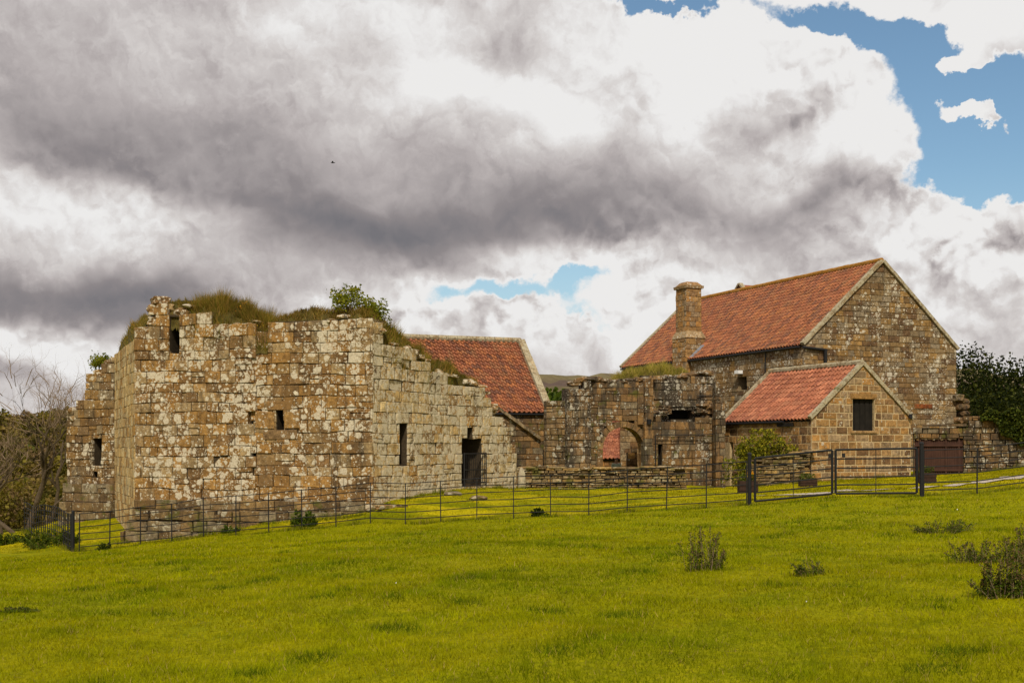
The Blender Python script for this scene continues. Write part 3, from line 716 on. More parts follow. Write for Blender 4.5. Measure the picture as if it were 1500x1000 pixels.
# loose rubble of the broken wall head (upper left)
rb = MB()
def boulder(mb, c, sx_, sy_, sz_, rnd, col):
    import bmesh
    bm = bmesh.new(); bmesh.ops.create_icosphere(bm, subdivisions=2, radius=.5)
    ph = [rnd.uniform(0, 6) for _ in range(6)]
    for v in bm.verts:
        p = v.co.normalized(); m_ = max(abs(p.x), abs(p.y), abs(p.z)); p = p * (.5 / m_ * .55 + .5 * .45)
        k = 1 + .10 * math.sin(p.x * 9 + ph[0]) + .09 * math.sin(p.y * 8 + ph[1]) + .08 * math.sin(p.z * 11 + ph[2])
        v.co = Vector((p.x * sx_, p.y * sy_, p.z * sz_)) * k
    rot = Matrix.Rotation(rnd.uniform(0, 6), 3, 'Z') @ Matrix.Rotation(rnd.uniform(-.15, .15), 3, 'X')
    mb.add([tuple(Vector(c) + rot @ v.co) for v in bm.verts], [tuple(v.index for v in f.verts) for f in bm.faces], col); bm.free()
for (px, py, wpx, hpx) in ((229, 441, 26, 13), (222, 452, 18, 12), (238, 450, 20, 12), (233, 459, 22, 10), (222, 466, 16, 10), (240, 467, 16, 8), (262, 457, 28, 13), (224, 474, 20, 10), (228, 483, 20, 10), (240, 476, 14, 9), (214, 484, 16, 12),
                       (206, 494, 18, 12), (275, 449, 14, 6), (500, 463, 12, 6), (484, 469, 14, 6), (352, 479, 16, 6), (363, 476, 12, 6), (375, 473, 14, 6), (341, 476, 14, 7),
                       (300, 466, 16, 4)):
    u_, z_ = WL.uz(px, py); s_ = 42 / F
    boulder(rb, WL.pt(u_, z_, -.28), wpx * s_ * 1.05, .6, hpx * s_ * 1.15, rnd, lin(rnd.choice(PT), .15, rnd))
rb.build('broken_wall_head', M['tower'], tower); rb = MB()
for (px, py, wpx, hpx) in ((103, 600, 10, 8), (109, 612, 14, 8), (119, 590, 12, 7), (131, 566, 12, 8), (141, 545, 12, 7), (154, 531, 14, 7), (163, 527, 12, 7), (103, 617, 10, 8), (116, 602, 12, 8)):
    u_, z_ = WA.uz(px, py); s_ = 50 / F
    boulder(rb, WA.pt(u_, z_, -.2), wpx * s_ * 1.1, .6, hpx * s_ * 1.3, rnd, lin(rnd.choice(PT), .15, rnd))
rb.build('broken_wall_head', M['tower'], tower); rb = MB()
for (px, py, wpx, hpx) in ((735, 621, 14, 9), (745, 630, 12, 10), (722, 604, 10, 10), (726, 596, 9, 8), (748, 640, 12, 10)):
    u_, z_ = WD.uz(px, py); s_ = 48 / F
    boulder(rb, WD.pt(u_, z_, -.3), wpx * s_, .7, hpx * s_ * 1.3, rnd, lin(rnd.choice(PT), .15, rnd))
for px in np.arange(551, 756, 5.5):
    px = px + rnd.uniform(-2, 2); top = np.interp(px, [551, 560, 567, 606, 626, 652, 712, 723, 733, 745, 755], [470, 480, 498, 511, 527, 545, 565, 588, 608, 626, 660]); u_, z_ = WD.uz(px, top)
    boulder(rb, WD.pt(u_, z_ - .02, -rnd.uniform(.2, .5)), rnd.uniform(.25, .6), rnd.uniform(.4, .7), rnd.uniform(.12, .30), rnd, lin(rnd.choice(PT), .15, rnd))
rb.build('broken_wall_head', M['tower'], tower)
# earth fill inside the shell
def wall_top(W, out, u):   # highest outline z at u
    zz = [-9]
    for i in range(len(out)):
        a, b = out[i], out[(i + 1) % len(out)]
        if (a[0] - u) * (b[0] - u) <= 0 and abs(a[0] - b[0]) > 1e-6: zz.append(a[1] + (b[1] - a[1]) * (u - a[0]) / (b[0] - a[0]))
    return max(zz)
samples = []
for W_, out_ in ((WL, outL), (WF, outR), (WD, outD), (WB, outB), (WA, outA)):
    lo, hi = min(p[0] for p in out_), max(p[0] for p in out_)
    for i in range(14):
        u_ = lo + (hi - lo) * (i + .5) / 14; p = W_.pt(u_, 0, -.6); samples.append((p[0], p[1], wall_top(W_, out_, u_) - .25))
samples += [(T3[0], T3[1], 1.9), (T2[0], T2[1], 1.8), (TR[0], TR[1], 2.6), ((T3[0] + TR[0]) / 2, (T3[1] + TR[1]) / 2, 2.8)]
samples = np.array(samples)
foot = [WF.pt(.3, 0, -.4)[:2], WF.pt(WF.L - .4, 0, -.4)[:2], WD.pt(WD.L - .5, 0, -.4)[:2], T3, TR, WA.pt(.4, 0, -.4)[:2], WB.pt(.2, 0, -.4)[:2]]
fm = MB(); gx = np.arange(-20, 3, .45); gy = np.arange(40, 58, .45); vid = {}
rng0 = np.random.default_rng(4)
for i, x in enumerate(gx):
    for j, y in enumerate(gy):
        if inpoly(x, y, foot):
            d2 = (samples[:, 0] - x) ** 2 + (samples[:, 1] - y) ** 2; ww = 1 / (d2 + .05) ** 1.6
            vid[i, j] = len(fm.v); fm.v.append((x, y, float((ww * samples[:, 2]).sum() / ww.sum()) + rng0.normal() * .05))
for (i, j) in vid:
    q = [(i, j), (i + 1, j), (i + 1, j + 1), (i, j + 1)]
    if all(k in vid for k in q): fm.f.append(tuple(vid[k] for k in q)); fm.c.append((.1, .1, .02, .5))
fm.build('earth_fill', M['soil'], tower, smooth=True)

# iron gate in the tower doorway
tg = thing('barred_gate', 'black iron barred gate across the doorway in the tower side', 'gate', WD.pt(WD.u(691), WD.uz(691, 711)[1], -.08))
ua, ub = WD.u(678), WD.u(710); zt_, zb_ = WD.uz(692, 664)[1], WD.uz(692, 711)[1]
g = MB(); 
for z_ in (zt_, zb_ + .12, (zt_ + zb_) / 2): g.bar(WD.pt(ua, z_, .06), WD.pt(ub, z_, .06), .03, .045)
for u_ in (ua, ub): g.bar(WD.pt(u_, zb_, .06), WD.pt(u_, zt_ + .03, .06), .04, .04, up=(1, 0, 0))
g.build('gate_frame', M['iron'], tg)
g = MB()
for k in range(11):
    u_ = ua + (ub - ua) * (k + 1) / 12; g.tube([WD.pt(u_, zb_ + .1, .06), WD.pt(u_, zt_, .06)], [.011, .011], 5)
g.build('bars', M['iron'], tg)

# ------------------------------------------------------------------ turf, moss and saplings on the wall heads
GR = [(.10, .095, .012), (.15, .115, .020), (.075, .085, .010), (.20, .13, .035)]
BR = [(.20, .125, .035), (.15, .10, .022), (.11, .085, .014), (.25, .17, .06), (.09, .085, .012)]
GO = [(.26, .21, .055), (.20, .18, .030), (.14, .15, .016), (.32, .25, .09)]
def turf(label, spine, halfw, hts, colors, rng, n=5000, bl=.22, name='turf_mound', flowers=0, depth=.9):
    """spine: 3-D points along the wall head; hts: mound height at each; blades cover the mound"""
    c = spine[len(spine) // 2]; t = thing(name, label, 'turf', tuple(c))
    mb = MB(); m = len(spine); k = 9; rows_ = 26; sp_ = np.array([tuple(p) for p in spine]); hh = np.array(hts)
    tt = np.linspace(0, m - 1, rows_)
    cx_ = np.stack([np.interp(tt, np.arange(m), sp_[:, q]) for q in range(3)], 1); ch = np.interp(tt, np.arange(m), hh)
    dirv = np.gradient(cx_, axis=0); dirv[:, 2] = 0; dirv /= np.linalg.norm(dirv, axis=1)[:, None]
    sdv = np.stack([dirv[:, 1], -dirv[:, 0], np.zeros(rows_)], 1)
    G_ = np.zeros((rows_, k, 3))
    for i in range(rows_):
        for j in range(k):
            a = -1 + 2 * j / (k - 1); hz_ = ch[i] * math.sqrt(max(0, 1 - a * a)) * (1 + .22 * math.sin(i * 1.9 + j) + .15 * math.sin(i * .8 - j * 1.3)) + rng.normal() * .05
            G_[i, j] = cx_[i] + sdv[i] * a * halfw; G_[i, j, 2] += hz_ - .12 - (.7 if abs(a) > .99 else 0)
    for i in range(rows_ - 1):
        for j in range(k - 1):
            q = [G_[i, j], G_[i + 1, j], G_[i + 1, j + 1], G_[i, j + 1]]; mb.add([tuple(x) for x in q], [(0, 1, 2, 3)], (.06, .05, .015, .5))
    mb.build('sod', M['sod'], t, smooth=True); n = int(n * 1.7)
    ii = rng.uniform(0, rows_ - 1.001, n); jj = rng.uniform(0, k - 1.001, n); i0 = ii.astype(int); j0 = jj.astype(int); fi = (ii - i0)[:, None]; fj = (jj - j0)[:, None]
    b = G_[i0, j0] * (1 - fi) * (1 - fj) + G_[i0 + 1, j0] * fi * (1 - fj) + G_[i0, j0 + 1] * (1 - fi) * fj + G_[i0 + 1, j0 + 1] * fi * fj
    patch = np.sin(b[:, 0] * 3.1 + 1) * np.sin(b[:, 1] * 2.3) + np.sin(b[:, 0] * 7.7) * .5
    cc = pal(colors, n, rng, .3) * (1.5 + .35 * patch[:, None])
    raw_mesh('grass', blades(b, rng.uniform(.3, 1.4, n) * bl * (1 + .45 * np.clip(patch, -.9, 1.3)), .018, rng, .55), 3, cc, M['blade'], t)
    if flowers:
        ff = b[rng.integers(0, n, flowers)] + np.array([0, 0, bl * .7]); ff = np.repeat(ff, 14, 0) + rng.normal(size=(flowers * 14, 3)) * .07
        raw_mesh('blossom', leaf_quads(ff, .05, rng, .9), 4, pal([(.55, .27, .02), (.5, .33, .03), (.4, .18, .02)], len(ff), rng), M['leaf'], t)
    return t
rg = np.random.default_rng(7)
def sp(W, pts, d): return [Vector(W.pt(*W.uz(px, py), d)) for px, py in pts]
turf('bushy green and rust turf hump on the tower top above its left bay', sp(WL, [(268, 466), (285, 465), (310, 467), (340, 472), (365, 478), (392, 482)], -.75), .75, [.30, .50, .64, .58, .4, .1], GR + BR[:2], rg, 10000, .42, flowers=14)
turf('long low brown turf hump on the tower top left of the saplings', sp(WF, [(388, 482), (410, 478), (440, 476), (480, 474), (520, 471), (545, 470)], -.75), .75, [.1, .5, .58, .5, .38, .1], BR, rg, 9000, .20, flowers=2)
turf('tangled green and rust turf sloping down beside the saplings', sp(WD, [(549, 478), (563, 490), (580, 505), (600, 512), (622, 524), (640, 540)], -.75), .75, [.4, .62, .62, .55, .42, .2], GR + BR[:1], rg, 9000, .30, flowers=8)
turf('lowest turf strip on the stepped top of the tower side wall', sp(WD, [(622, 540), (640, 544), (662, 550), (685, 557), (708, 566)], -.7), .65, [.3, .5, .45, .4, .10], GR + BR[:1], rg, 7000, .28)
turf('ochre and green turf on the slope of the turret top', sp(WB, [(160, 530), (170, 518), (178, 510), (188, 500), (197, 490)], -.7), .6, [.35, .8, .95, .85, .5], GR + BR, rg, 6000, .20, flowers=5)
turf('small mossy turf patch on the highest block of the tower', sp(WL, [(238, 444), (250, 446), (262, 446), (274, 452)], -.5), .4, [.05, .16, .20, .1], GR + BR, rg, 2500, .12)

def tube_branch(mb, p, d, L, r, depth, rnd, tips, spread=.6, up=.08, nseg=4, shrink=.72, kids=(2, 3)):
    pts = [p.copy()]; rd = [r]; d = d.normalized()
    for i in range(nseg):
        d = (d + Vector((rnd.gauss(0, .16), rnd.gauss(0, .16), rnd.gauss(0, .10) + up))).normalized()
        p = p + d * (L / nseg); pts.append(p.copy()); rd.append(r * (1 - .45 * (i + 1) / nseg))
    mb.tube(pts, rd, 6 if r > .03 else (4 if r > .012 else 3))
    if depth == 0: tips.append((p.copy(), d.copy())); return
    for k in range(rnd.randint(*kids)):
        ax = Vector((rnd.gauss(0, 1), rnd.gauss(0, 1), rnd.gauss(0, .6))).normalized()
        nd = (d + ax * spread * rnd.uniform(.6, 1.4)).normalized(); q = pts[rnd.randint(max(1, nseg - 2), nseg)]
        tube_branch(mb, q, nd, L * shrink * rnd.uniform(.75, 1.15), rd[-1] * rnd.uniform(.6, .85), depth - 1, rnd, tips, spread, up, nseg if depth > 2 else 3, shrink, kids)
def sapling(label, base, h, seed, leafn=9, col=((.17, .19, .015), (.24, .23, .02), (.12, .15, .015)), lean=(0, 0, 1), name='sapling', lsize=.11, depth=3, spread=.75):
    rnd_ = random.Random(seed); rng = np.random.default_rng(seed)
    t = thing(name, label, 'sapling', tuple(base)); mb = MB(); tips = []
    for k in range(4):
        tube_branch(mb, Vector(base), Vector((lean[0] + rnd_.gauss(0, .45), lean[1] + rnd_.gauss(0, .4), lean[2])), h * .42 * rnd_.uniform(.7, 1.15), .018, depth, rnd_, tips, spread, .05, 4, .66)
    mb.build('stem', M['bark'], t)
    c = np.repeat(np.array([tuple(p) for p, d in tips]), leafn, 0); c = c + rng.normal(size=c.shape) * .09
    raw_mesh('leaves', leaf_quads(c, rng.uniform(.6, 1.3, len(c)) * lsize, rng, .55), 4, pal(col, len(c), rng, .3), M['leaf'], t)
    return t
sapling('yellow-green elder sapling standing highest on the tower top', WF.pt(*WF.uz(496, 466), -1.0), 1.75, 21)
sapling('short leafy sapling on the tower corner between taller ones', WF.pt(*WF.uz(527, 468), -1.0), .65, 22)
sapling('spreading sapling on the tower right of the corner', WD.pt(*WD.uz(550, 470), -1.0), 1.35, 23)
sapling('dense sapling at the low right end of the tower top growth', WD.pt(*WD.uz(575, 496), -.9), 1.8, 24, 12)
sapling('small sapling sprouting sideways from the broken turret edge', WA.pt(*WA.uz(143, 542), -.5), .95, 25, 12, lean=(-.5, -.1, .8))

# ------------------------------------------------------------------ roofs
TILE = [(.27, .098, .048), (.24, .088, .044), (.30, .115, .056), (.20, .075, .042), (.25, .11, .055), (.16, .07, .045), (.31, .12, .05)]
TILE2 = [(.34, .125, .07), (.30, .11, .06), (.38, .15, .085), (.25, .09, .055), (.32, .13, .075)]
def pantiles(p_eave, e, s_, ncol, nrow, tw, tl, rnd, colors, parent, name='roof', amp=.040, lift=.045):
    """p_eave: lower-left corner, e: unit vector along the eave, s_: unit vector up the slope"""
    e = np.array(e); s2 = np.array(s_); n = np.cross(e, s2); n /= np.linalg.norm(n)
    if n[2] < 0: n = -n
    P0 = np.array(p_eave); prof = [(0, -.2 * amp), (.10, amp * .8), (.24, amp * 1.25), (.40, amp * .8), (.54, -.3 * amp), (.78, -1.0 * amp), (.99, -.9 * amp), (1.0, -.2 * amp)]
    mb = MB()
    for j in range(nrow):
        for i in range(ncol):
            jx, jy, jn = rnd.gauss(0, .004), rnd.gauss(0, .006), rnd.gauss(0, .004)
            sag = -.06 * math.sin(math.pi * i / ncol) * math.sin(math.pi * j / nrow)
            b = P0 + e * (i * tw + jx) + s2 * (j * tl + jy) + n * (jn + sag)
            vs = []
            for (x, h) in prof: vs.append(b + e * x * tw - s2 * .06 + n * (h + lift))
            for (x, h) in prof: vs.append(b + e * x * tw + s2 * tl + n * h)
            for (x, h) in prof: vs.append(b + e * x * tw - s2 * .06 + n * (h - .01))
            m = len(prof); fs_ = []
            for k in range(m - 1): fs_.append((k, k + 1, m + k + 1, m + k)); fs_.append((2 * m + k, 2 * m + k + 1, k + 1, k))
            mb.add([tuple(v) for v in vs], fs_, lin(rnd.choice(colors), .16, rnd))
    return mb.build(name, M['tile'], parent)
def slab(parent, corners, th, mat, name):
    mb = MB(); c = [Vector(p) for p in corners]; n = (c[1] - c[0]).cross(c[3] - c[0]).normalized()
    if n.z < 0: n = -n
    mb.prism([p - n * .045 for p in c], tuple(n * -th)); return mb.build(name, mat, parent, recalc=True)
def coping(parent, p, q, wd, th, rnd, seg=.8, name='coping', mat='coping', lift=.05):
    mb = MB(); p, q = Vector(p), Vector(q); L = (q - p).length; n = max(2, int(L / seg)); d = (q - p) / L; side = d.cross(Vector((0, 0, 1))).normalized(); up = side.cross(d).normalized()
    for k in range(n):
        a = p + d * (L * k / n + .008) + up * (lift + rnd.gauss(0, .006)); b = p + d * (L * (k + 1) / n - .008) + up * (lift + rnd.gauss(0, .006))
        mb.bar(a, b, wd * rnd.uniform(.96, 1.04), th, up, lin(rnd.choice(PCO), .12, rnd))
    return mb.build(name, M[mat], parent)
UE = Vector((.927, .375, 0)).normalized(); VE = Vector((-UE.y, UE.x, 0))     # the farm's own grid: along the gables, and back along the ranges
def P3(v, z=0): return Vector((v[0], v[1], z))
def farm(name, label, C, wdt, length, z_eave, z_ridge, z_base, **k): pass

def gable_house(t, C, wdt, length, zb, ze, zr, rnd, stonem, corem, palette, tiles, tw=.25, tl=.30, course=(.22, .34), bw=(.3, .7), gap=.02, ghole=(), lhole=(), prot=.02, cop=.26, ridge='coping', over=.12, course_l=None, core_in=.02):
    """C: near corner of the left long wall; gable runs along UE from C, long walls run back along VE"""
    C = Vector((C[0], C[1], 0)); D = C + UE * wdt; Cb = C + VE * length; Db = D + VE * length
    Wg = Wall(C, D); Wl = Wall(Cb, C); Wr = Wall(D, Db); Wbk = Wall(Db, Cb)
    g_out = [(0, zb), (wdt, zb), (wdt, ze), (wdt / 2, zr), (0, ze)]
    core = MB(); s1 = MB(); masonry(s1, core, Wg, g_out, palette, rnd, ghole(Wg) if callable(ghole) else ghole, course, bw, gap=gap, prot=prot, mode='clip', thick=.55, jit=.006, core_in=core_in)
    s1.build('gable_wall', M[stonem], t)
    s2 = MB(); masonry(s2, core, Wl, [(0, zb), (length, zb), (length, ze - .05), (0, ze - .05)], palette, rnd, lhole(Wl) if callable(lhole) else lhole, course_l or course, bw, gap=gap, prot=prot, mode='clip', thick=.55, jit=.006, core_in=core_in)
    s2.build('long_wall', M[stonem], t)
    s3 = MB(); masonry(s3, core, Wr, [(0, zb), (length, zb), (length, ze - .05), (0, ze - .05)], palette, rnd, (), (.4, .5), (.7, 1.3), gap=gap, prot=prot, mode='clip', thick=.55, core_in=core_in)
    masonry(s3, core, Wbk, g_out, palette, rnd, (), (.4, .5), (.7, 1.3), gap=gap, prot=prot, mode='clip', thick=.55, core_in=core_in)
    s3.build('rear_wall', M[stonem], t)
    core.build('wall_core', M[corem], t)
    hw = wdt / 2; rise = zr - ze; sl_ = math.hypot(hw, rise)
    for side in (0, 1):
        base = (C if side == 0 else D) ; inn = UE if side == 0 else -UE
        s_ = (inn * hw + Vector((0, 0, rise))).normalized()
        lo = P3(base, ze) - s_ * over
        ov0 = lo + Vector((0, 0, 0)) + VE * (cop * .5); lng = length - cop
        nc = int(lng / tw); tw2 = lng / nc; nr = int((sl_ + over) / tl); tl2 = (sl_ + over) / nr
        pantiles(ov0 + Vector((0, 0, .06)), VE, s_, nc, nr, tw2, tl2, rnd, tiles, t)
        slab(t, [lo + VE * .1, lo + VE * (length - .1), P3(C + UE * hw, zr) + VE * (length - .1), P3(C + UE * hw, zr) + VE * .1], .10, M['dark'], 'roof_deck')
        for e_ in (0.0, length):
            if cop: coping(t, lo + VE * e_ + Vector((0, 0, .03)), P3(C + UE * hw, zr + .03) + VE * e_, cop, .16, rnd)
    rm = MB(); n = int(length / .45)
    for k in range(n):
        a = P3(C + UE * hw, zr + .10 + rnd.gauss(0, .006)) + VE * (length * k / n + .01); b = a + VE * (length / n - .02)
        rm.tube([a, b], [.14, .14], 8, lin(rnd.choice(PCO), .1, rnd))
    rm.build('ridge', M[ridge], t)
    return Wg, Wl, Wr
def gutter(t, p, q, name='gutter', r=.06):
    mb = MB(); mb.tube([p, q], [r, r], 8); return mb.build(name, M['iron'], t)

# ---- the big barn
rnd = random.Random(5)
CB = plan(1178, 63.0); zb = 0.0
barn = thing('stone_barn', 'tall stone barn with long red pantile roof and a chimney on its eave', 'barn', (CB[0], CB[1], .3))
WGB, WLB, _ = gable_house(barn, CB, 9.5, 19.9, -1.2, zat(503, 63.0), zat(384, 64.8), rnd, 'barn', 'mid_mortar', PB, TILE, .26, .29, (.22, .33), (.28, .72), gap=.02, cop=.28,
    lhole=lambda W: [HL(W, 1081, 1094, 552, 571)], ridge='ridge_orange')
ze = zat(503, 63.0)
gutter(barn, Vector(WLB.pt(.1, ze - .16, .16)), Vector(WLB.pt(WLB.L - .2, ze - .16, .16)))
gutter(barn, Vector(WGB.pt(-.16, ze - .2, .12)), Vector(WGB.pt(WGB.u(1209), ze - .30, .12)), 'gutter', .07)
mb = MB(); mb.tube([WGB.pt(WGB.u(1207), ze - .25, .12), WGB.pt(WGB.u(1207), ze - 1.75, .12)], [.09, .09], 8); mb.build('downpipe', M['iron'], barn)
mb = MB(); mb.tube([WLB.pt(WLB.u(1123), ze - .2, .08), WLB.pt(WLB.u(1123), ze - 1.7, .08)], [.03, .03], 6); mb.build('downpipe', M['iron'], barn)
# stone vent block, dark socket and floodlight on the long wall
mb = MB(); u_, z_ = WLB.uz(1087, 562); mb.prism([WLB.pt(u_ - .4, z_ - .6, -.5), WLB.pt(u_ + .4, z_ - .6, -.5), WLB.pt(u_ + .4, z_ + .6, -.5), WLB.pt(u_ - .4, z_ + .6, -.5)], tuple(WLB.n * -.05) + (0,)); mb.build('window_back', M['dark'], barn)
mb = MB(); p = WLB.pt(*WLB.uz(1087, 545), .22); mb.box(p, .36, .3, .18, math.atan2(WLB.e.y, WLB.e.x)); mb.bar(p, WLB.pt(*WLB.uz(1087, 545), -.02), .05, .05)
fl = mb.build('floodlight', M['white'], barn)
# vertical straight joint and corner strip at the right end of the gable
mb = MB(); 
for k in range(22):
    z0_ = .1 + k * .31; stone_poly(mb, WGB, [(9.5 - .62 - (.12 if k % 2 else 0), z0_), (9.52, z0_), (9.52, z0_ + .31), (9.5 - .62 - (.12 if k % 2 else 0), z0_ + .31)], .05, .02, rnd, lin(rnd.choice(PB), .12, rnd))
mb.build('quoin_strip', M['barn'], barn)
mb = MB(); stone_poly(mb, WGB, [(WGB.u(1339), zat(598.5, 66)), (WGB.u(1365), zat(598.5, 66)), (WGB.u(1365), zat(592, 66)), (WGB.u(1339), zat(592, 66))], .05, .01, rnd, (.17, .06, .022, .1)); mb.build('sandstone_lintel', M['shed'], barn)
mb = MB()
for px, py, wp, hp in ((1404, 583, 16, 10), (1410, 596, 22, 9), (1413, 606, 24, 8), (1408, 616, 22, 9), (1412, 588, 14, 9)):
    p = WGB.pt(*WGB.uz(px - 3, py), .05); boulder(mb, p, wp * 66 / F, .7, hp * 66 / F * 1.2, rnd, lin(rnd.choice(PRU), .15, rnd))
mb.build('toothing', M['ruin'], barn)
# chimney on the front eave
uc = WLB.u(1001); dch = .10; zc0, zc1, zc2 = zat(585, WLB.pt(uc, 0)[1]), zat(491, WLB.pt(uc, 0)[1]), zat(423, WLB.pt(uc, 0)[1])
chs, chc = MB(), MB(); hw1, hw2 = .92, .66
cc = Vector(WLB.pt(uc, 0, -.35))
def stack(mb, cen, a, b, z0_, z1_, rnd, pal_, ch=.30):
    ex, ey = Vector((WLB.e.x, WLB.e.y, 0)), Vector((WLB.n.x, WLB.n.y, 0))
    cs = [cen - ex * a + ey * b, cen + ex * a + ey * b, cen + ex * a - ey * b, cen - ex * a - ey * b]
    for k in range(4):
        W_ = Wall(cs[k], cs[(k + 1) % 4]); masonry(mb, chc, W_, [(0, z0_), (W_.L, z0_), (W_.L, z1_), (0, z1_)], pal_, rnd, (), (ch * .85, ch * 1.15), (.3, .6), mode='clip', thick=min(a, b) * .98, prot=.03, ext=(.0, .0))
PCH = [(.24, .17, .09), (.26, .19, .10), (.22, .19, .15), (.30, .19, .08), (.18, .13, .08)]
stack(chs, cc, .80, .62, zc0, zc1 - .15, rnd, PCH); stack(chs, cc, .60, .50, zc1 - .15, zc2, rnd, PCH)
cho = chs.build('chimney', M['shed'], barn); chc.build('chimney_core', M['mid_mortar'], cho)
mb = MB(); rzc = math.atan2(WLB.e.y, WLB.e.x)
ex, ey = Vector((WLB.e.x, WLB.e.y, 0)), Vector((WLB.n.x, WLB.n.y, 0))
def frustum(mb, c, z0_, a0, b0, z1_, a1, b1, col):
    vs = [tuple(c + ex * a_ * i + ey * b_ * j + Vector((0, 0, z_))) for z_, a_, b_ in ((z0_, a0, b0), (z1_, a1, b1)) for i, j in ((-1, -1), (1, -1), (1, 1), (-1, 1))]
    mb.add(vs, [(0, 3, 2, 1), (4, 5, 6, 7), (0, 1, 5, 4), (1, 2, 6, 5), (2, 3, 7, 6), (3, 0, 4, 7)], col)
cz = Vector((cc.x, cc.y, 0))
frustum(mb, cz, zc1 - .2, .86, .68, zc1 + .22, .62, .52, (.3, .24, .16, .6)); mb.build('shoulder', M['barn'], cho, recalc=True); mb = MB(); frustum(mb, cz, zc2 - .02, .70, .60, zc2 + .14, .72, .62, (.26, .20, .12, .4)); frustum(mb, cz, zc2 + .14, .66, .56, zc2 + .38, .40, .34, (.26, .17, .09, .4))
mb.build('chimney_cap', M['barn'], cho, recalc=True)
mb = MB(); u2 = uc + 1.0; sdir = (Vector((UE.x, UE.y, 0)) * 4.75 + Vector((0, 0, zat(384, 64.8) - ze))).normalized()
pa = Vector(WLB.pt(u2, ze + .02, .1)); mb.bar(pa, pa + sdir * 1.1, .32, .05, (0, 0, 1)); mb.build('flashing', M['lead'], barn)
# gabled rear wing just showing over the ridge
t0 = Vector(Wp(1084, 417, 82.0))
rw = MB()
for s_ in (-1, 1):
    a = t0; b = t0 + VE * 0 + UE * 0
ax_ = Vector((UE.x, UE.y, 0)); bx_ = Vector((VE.x, VE.y, 0))
for s_ in (1, -1):
    rw.prism([t0, t0 + bx_ * s_ * 2.6 + Vector((0, 0, -2.2)), t0 + bx_ * s_ * 2.6 + Vector((0, 0, -2.2)) + ax_ * 4, t0 + ax_ * 4], (0, 0, -.12), (.25, .085, .045, .5))
rw.build('rear_wing_roof', M['tile'], barn, recalc=True)
rw = MB(); rw.prism([t0 + Vector((0, 0, -.15)), t0 + bx_ * -2.5 + Vector((0, 0, -2.25)), t0 + bx_ * 2.5 + Vector((0, 0, -2.25))], tuple(ax_ * .3), (.25, .18, .10, .5)); rw.build('rear_wing_gable', M['shed'], barn, recalc=True)
coping(barn, t0 + Vector((0, 0, .03)), t0 + bx_ * 2.6 + Vector((0, 0, -2.17)), .26, .12, rnd); coping(barn, t0 + Vector((0, 0, .03)), t0 - bx_ * 2.6 + Vector((0, 0, -2.17)), .26, .12, rnd)

# ---- the small shed
rnd = random.Random(8)
CS = plan(1189, 54.0)
shed = thing('stone_shed', 'small stone shed with red pantile roof and a black opening in its gable', 'shed', (CS[0], CS[1], .2))
zse = zat(612, 54.0); zsr = zat(534, 55.0)
WGS, WLS, _ = gable_house(shed, CS, 5.24, 7.1, -1.0, zse, zsr, rnd, 'shed', 'pale_mortar', PSH, TILE2, .27, .31, (.27, .38), (.28, .70), gap=.045, cop=.20, prot=.014, core_in=.006,
    ghole=lambda W: [HL(W, 1249, 1281, 584, 631)], lhole=lambda W: [HL(W, 1062, 1074, 648, 712)], over=.10)
Wg = WGS
mb = MB(); a_, b_ = Wg.u(1246), Wg.u(1284); z0_, z1_ = zat(634, 54.5), zat(580, 54.5)
mb.prism([Wg.pt(a_, z0_, -.16), Wg.pt(b_, z0_, -.16), Wg.pt(b_, z1_, -.16), Wg.pt(a_, z1_, -.16)], tuple(Wg.n * -.05) + (0,))
for k in range(5):
    u_ = a_ + (b_ - a_) * (k + .5) / 5; mb.bar(Wg.pt(u_, z0_, -.145), Wg.pt(u_, z1_, -.145), .17, .02, (Wg.n.x, Wg.n.y, 0))
mb.build('shutter', M['dark'], shed)
mb = MB(); stone_poly(mb, Wg, [(Wg.u(1245), zat(584, 54.6)), (Wg.u(1284), zat(584, 54.6)), (Wg.u(1284), zat(575.5, 54.6)), (Wg.u(1245), zat(575.5, 54.6))], .035, .01, rnd, (.24, .165, .075, .2)); mb.build('lintel', M['shed'], shed)
mb = MB(); stone_poly(mb, Wg, [(Wg.u(1246), zat(634.5, 54.6)), (Wg.u(1284), zat(634.5, 54.6)), (Wg.u(1284), zat(630.5, 54.6)), (Wg.u(1246), zat(630.5, 54.6))], .07, .0, rnd, (.26, .2, .12, .2)); mb.build('sill', M['shed'], shed)
gutter(shed, Vector(WLS.pt(.1, zse - .14, .13)), Vector(WLS.pt(WLS.L - 1.9, zse - .14, .13)))
mb = MB(); a_, b_ = WLS.u(1061), WLS.u(1075); mb.prism([WLS.pt(a_, -.6, -.45), WLS.pt(b_, -.6, -.45), WLS.pt(b_, zat(646, 60), -.45), WLS.pt(a_, zat(646, 60), -.45)], tuple(WLS.n * -.05) + (0,)); mb.build('door', M['dark'], shed)
mb = MB(); mb.bar(WLS.pt(WLS.u(1141), zse - .26, .06), WLS.pt(WLS.u(1163), zse - .26, .06), .12, .16); mb.build('bracket', M['dark'], shed)
mb = MB(); p1 = Vector(Wg.pt(5.24 - .1, zse + .12, .10)); mb.tube([p1 - Vector((0, 0, .1)), p1 + Vector((0, 0, .1))], [.09, .09], 10); mb.build('security_lamp', M['iron'], shed)

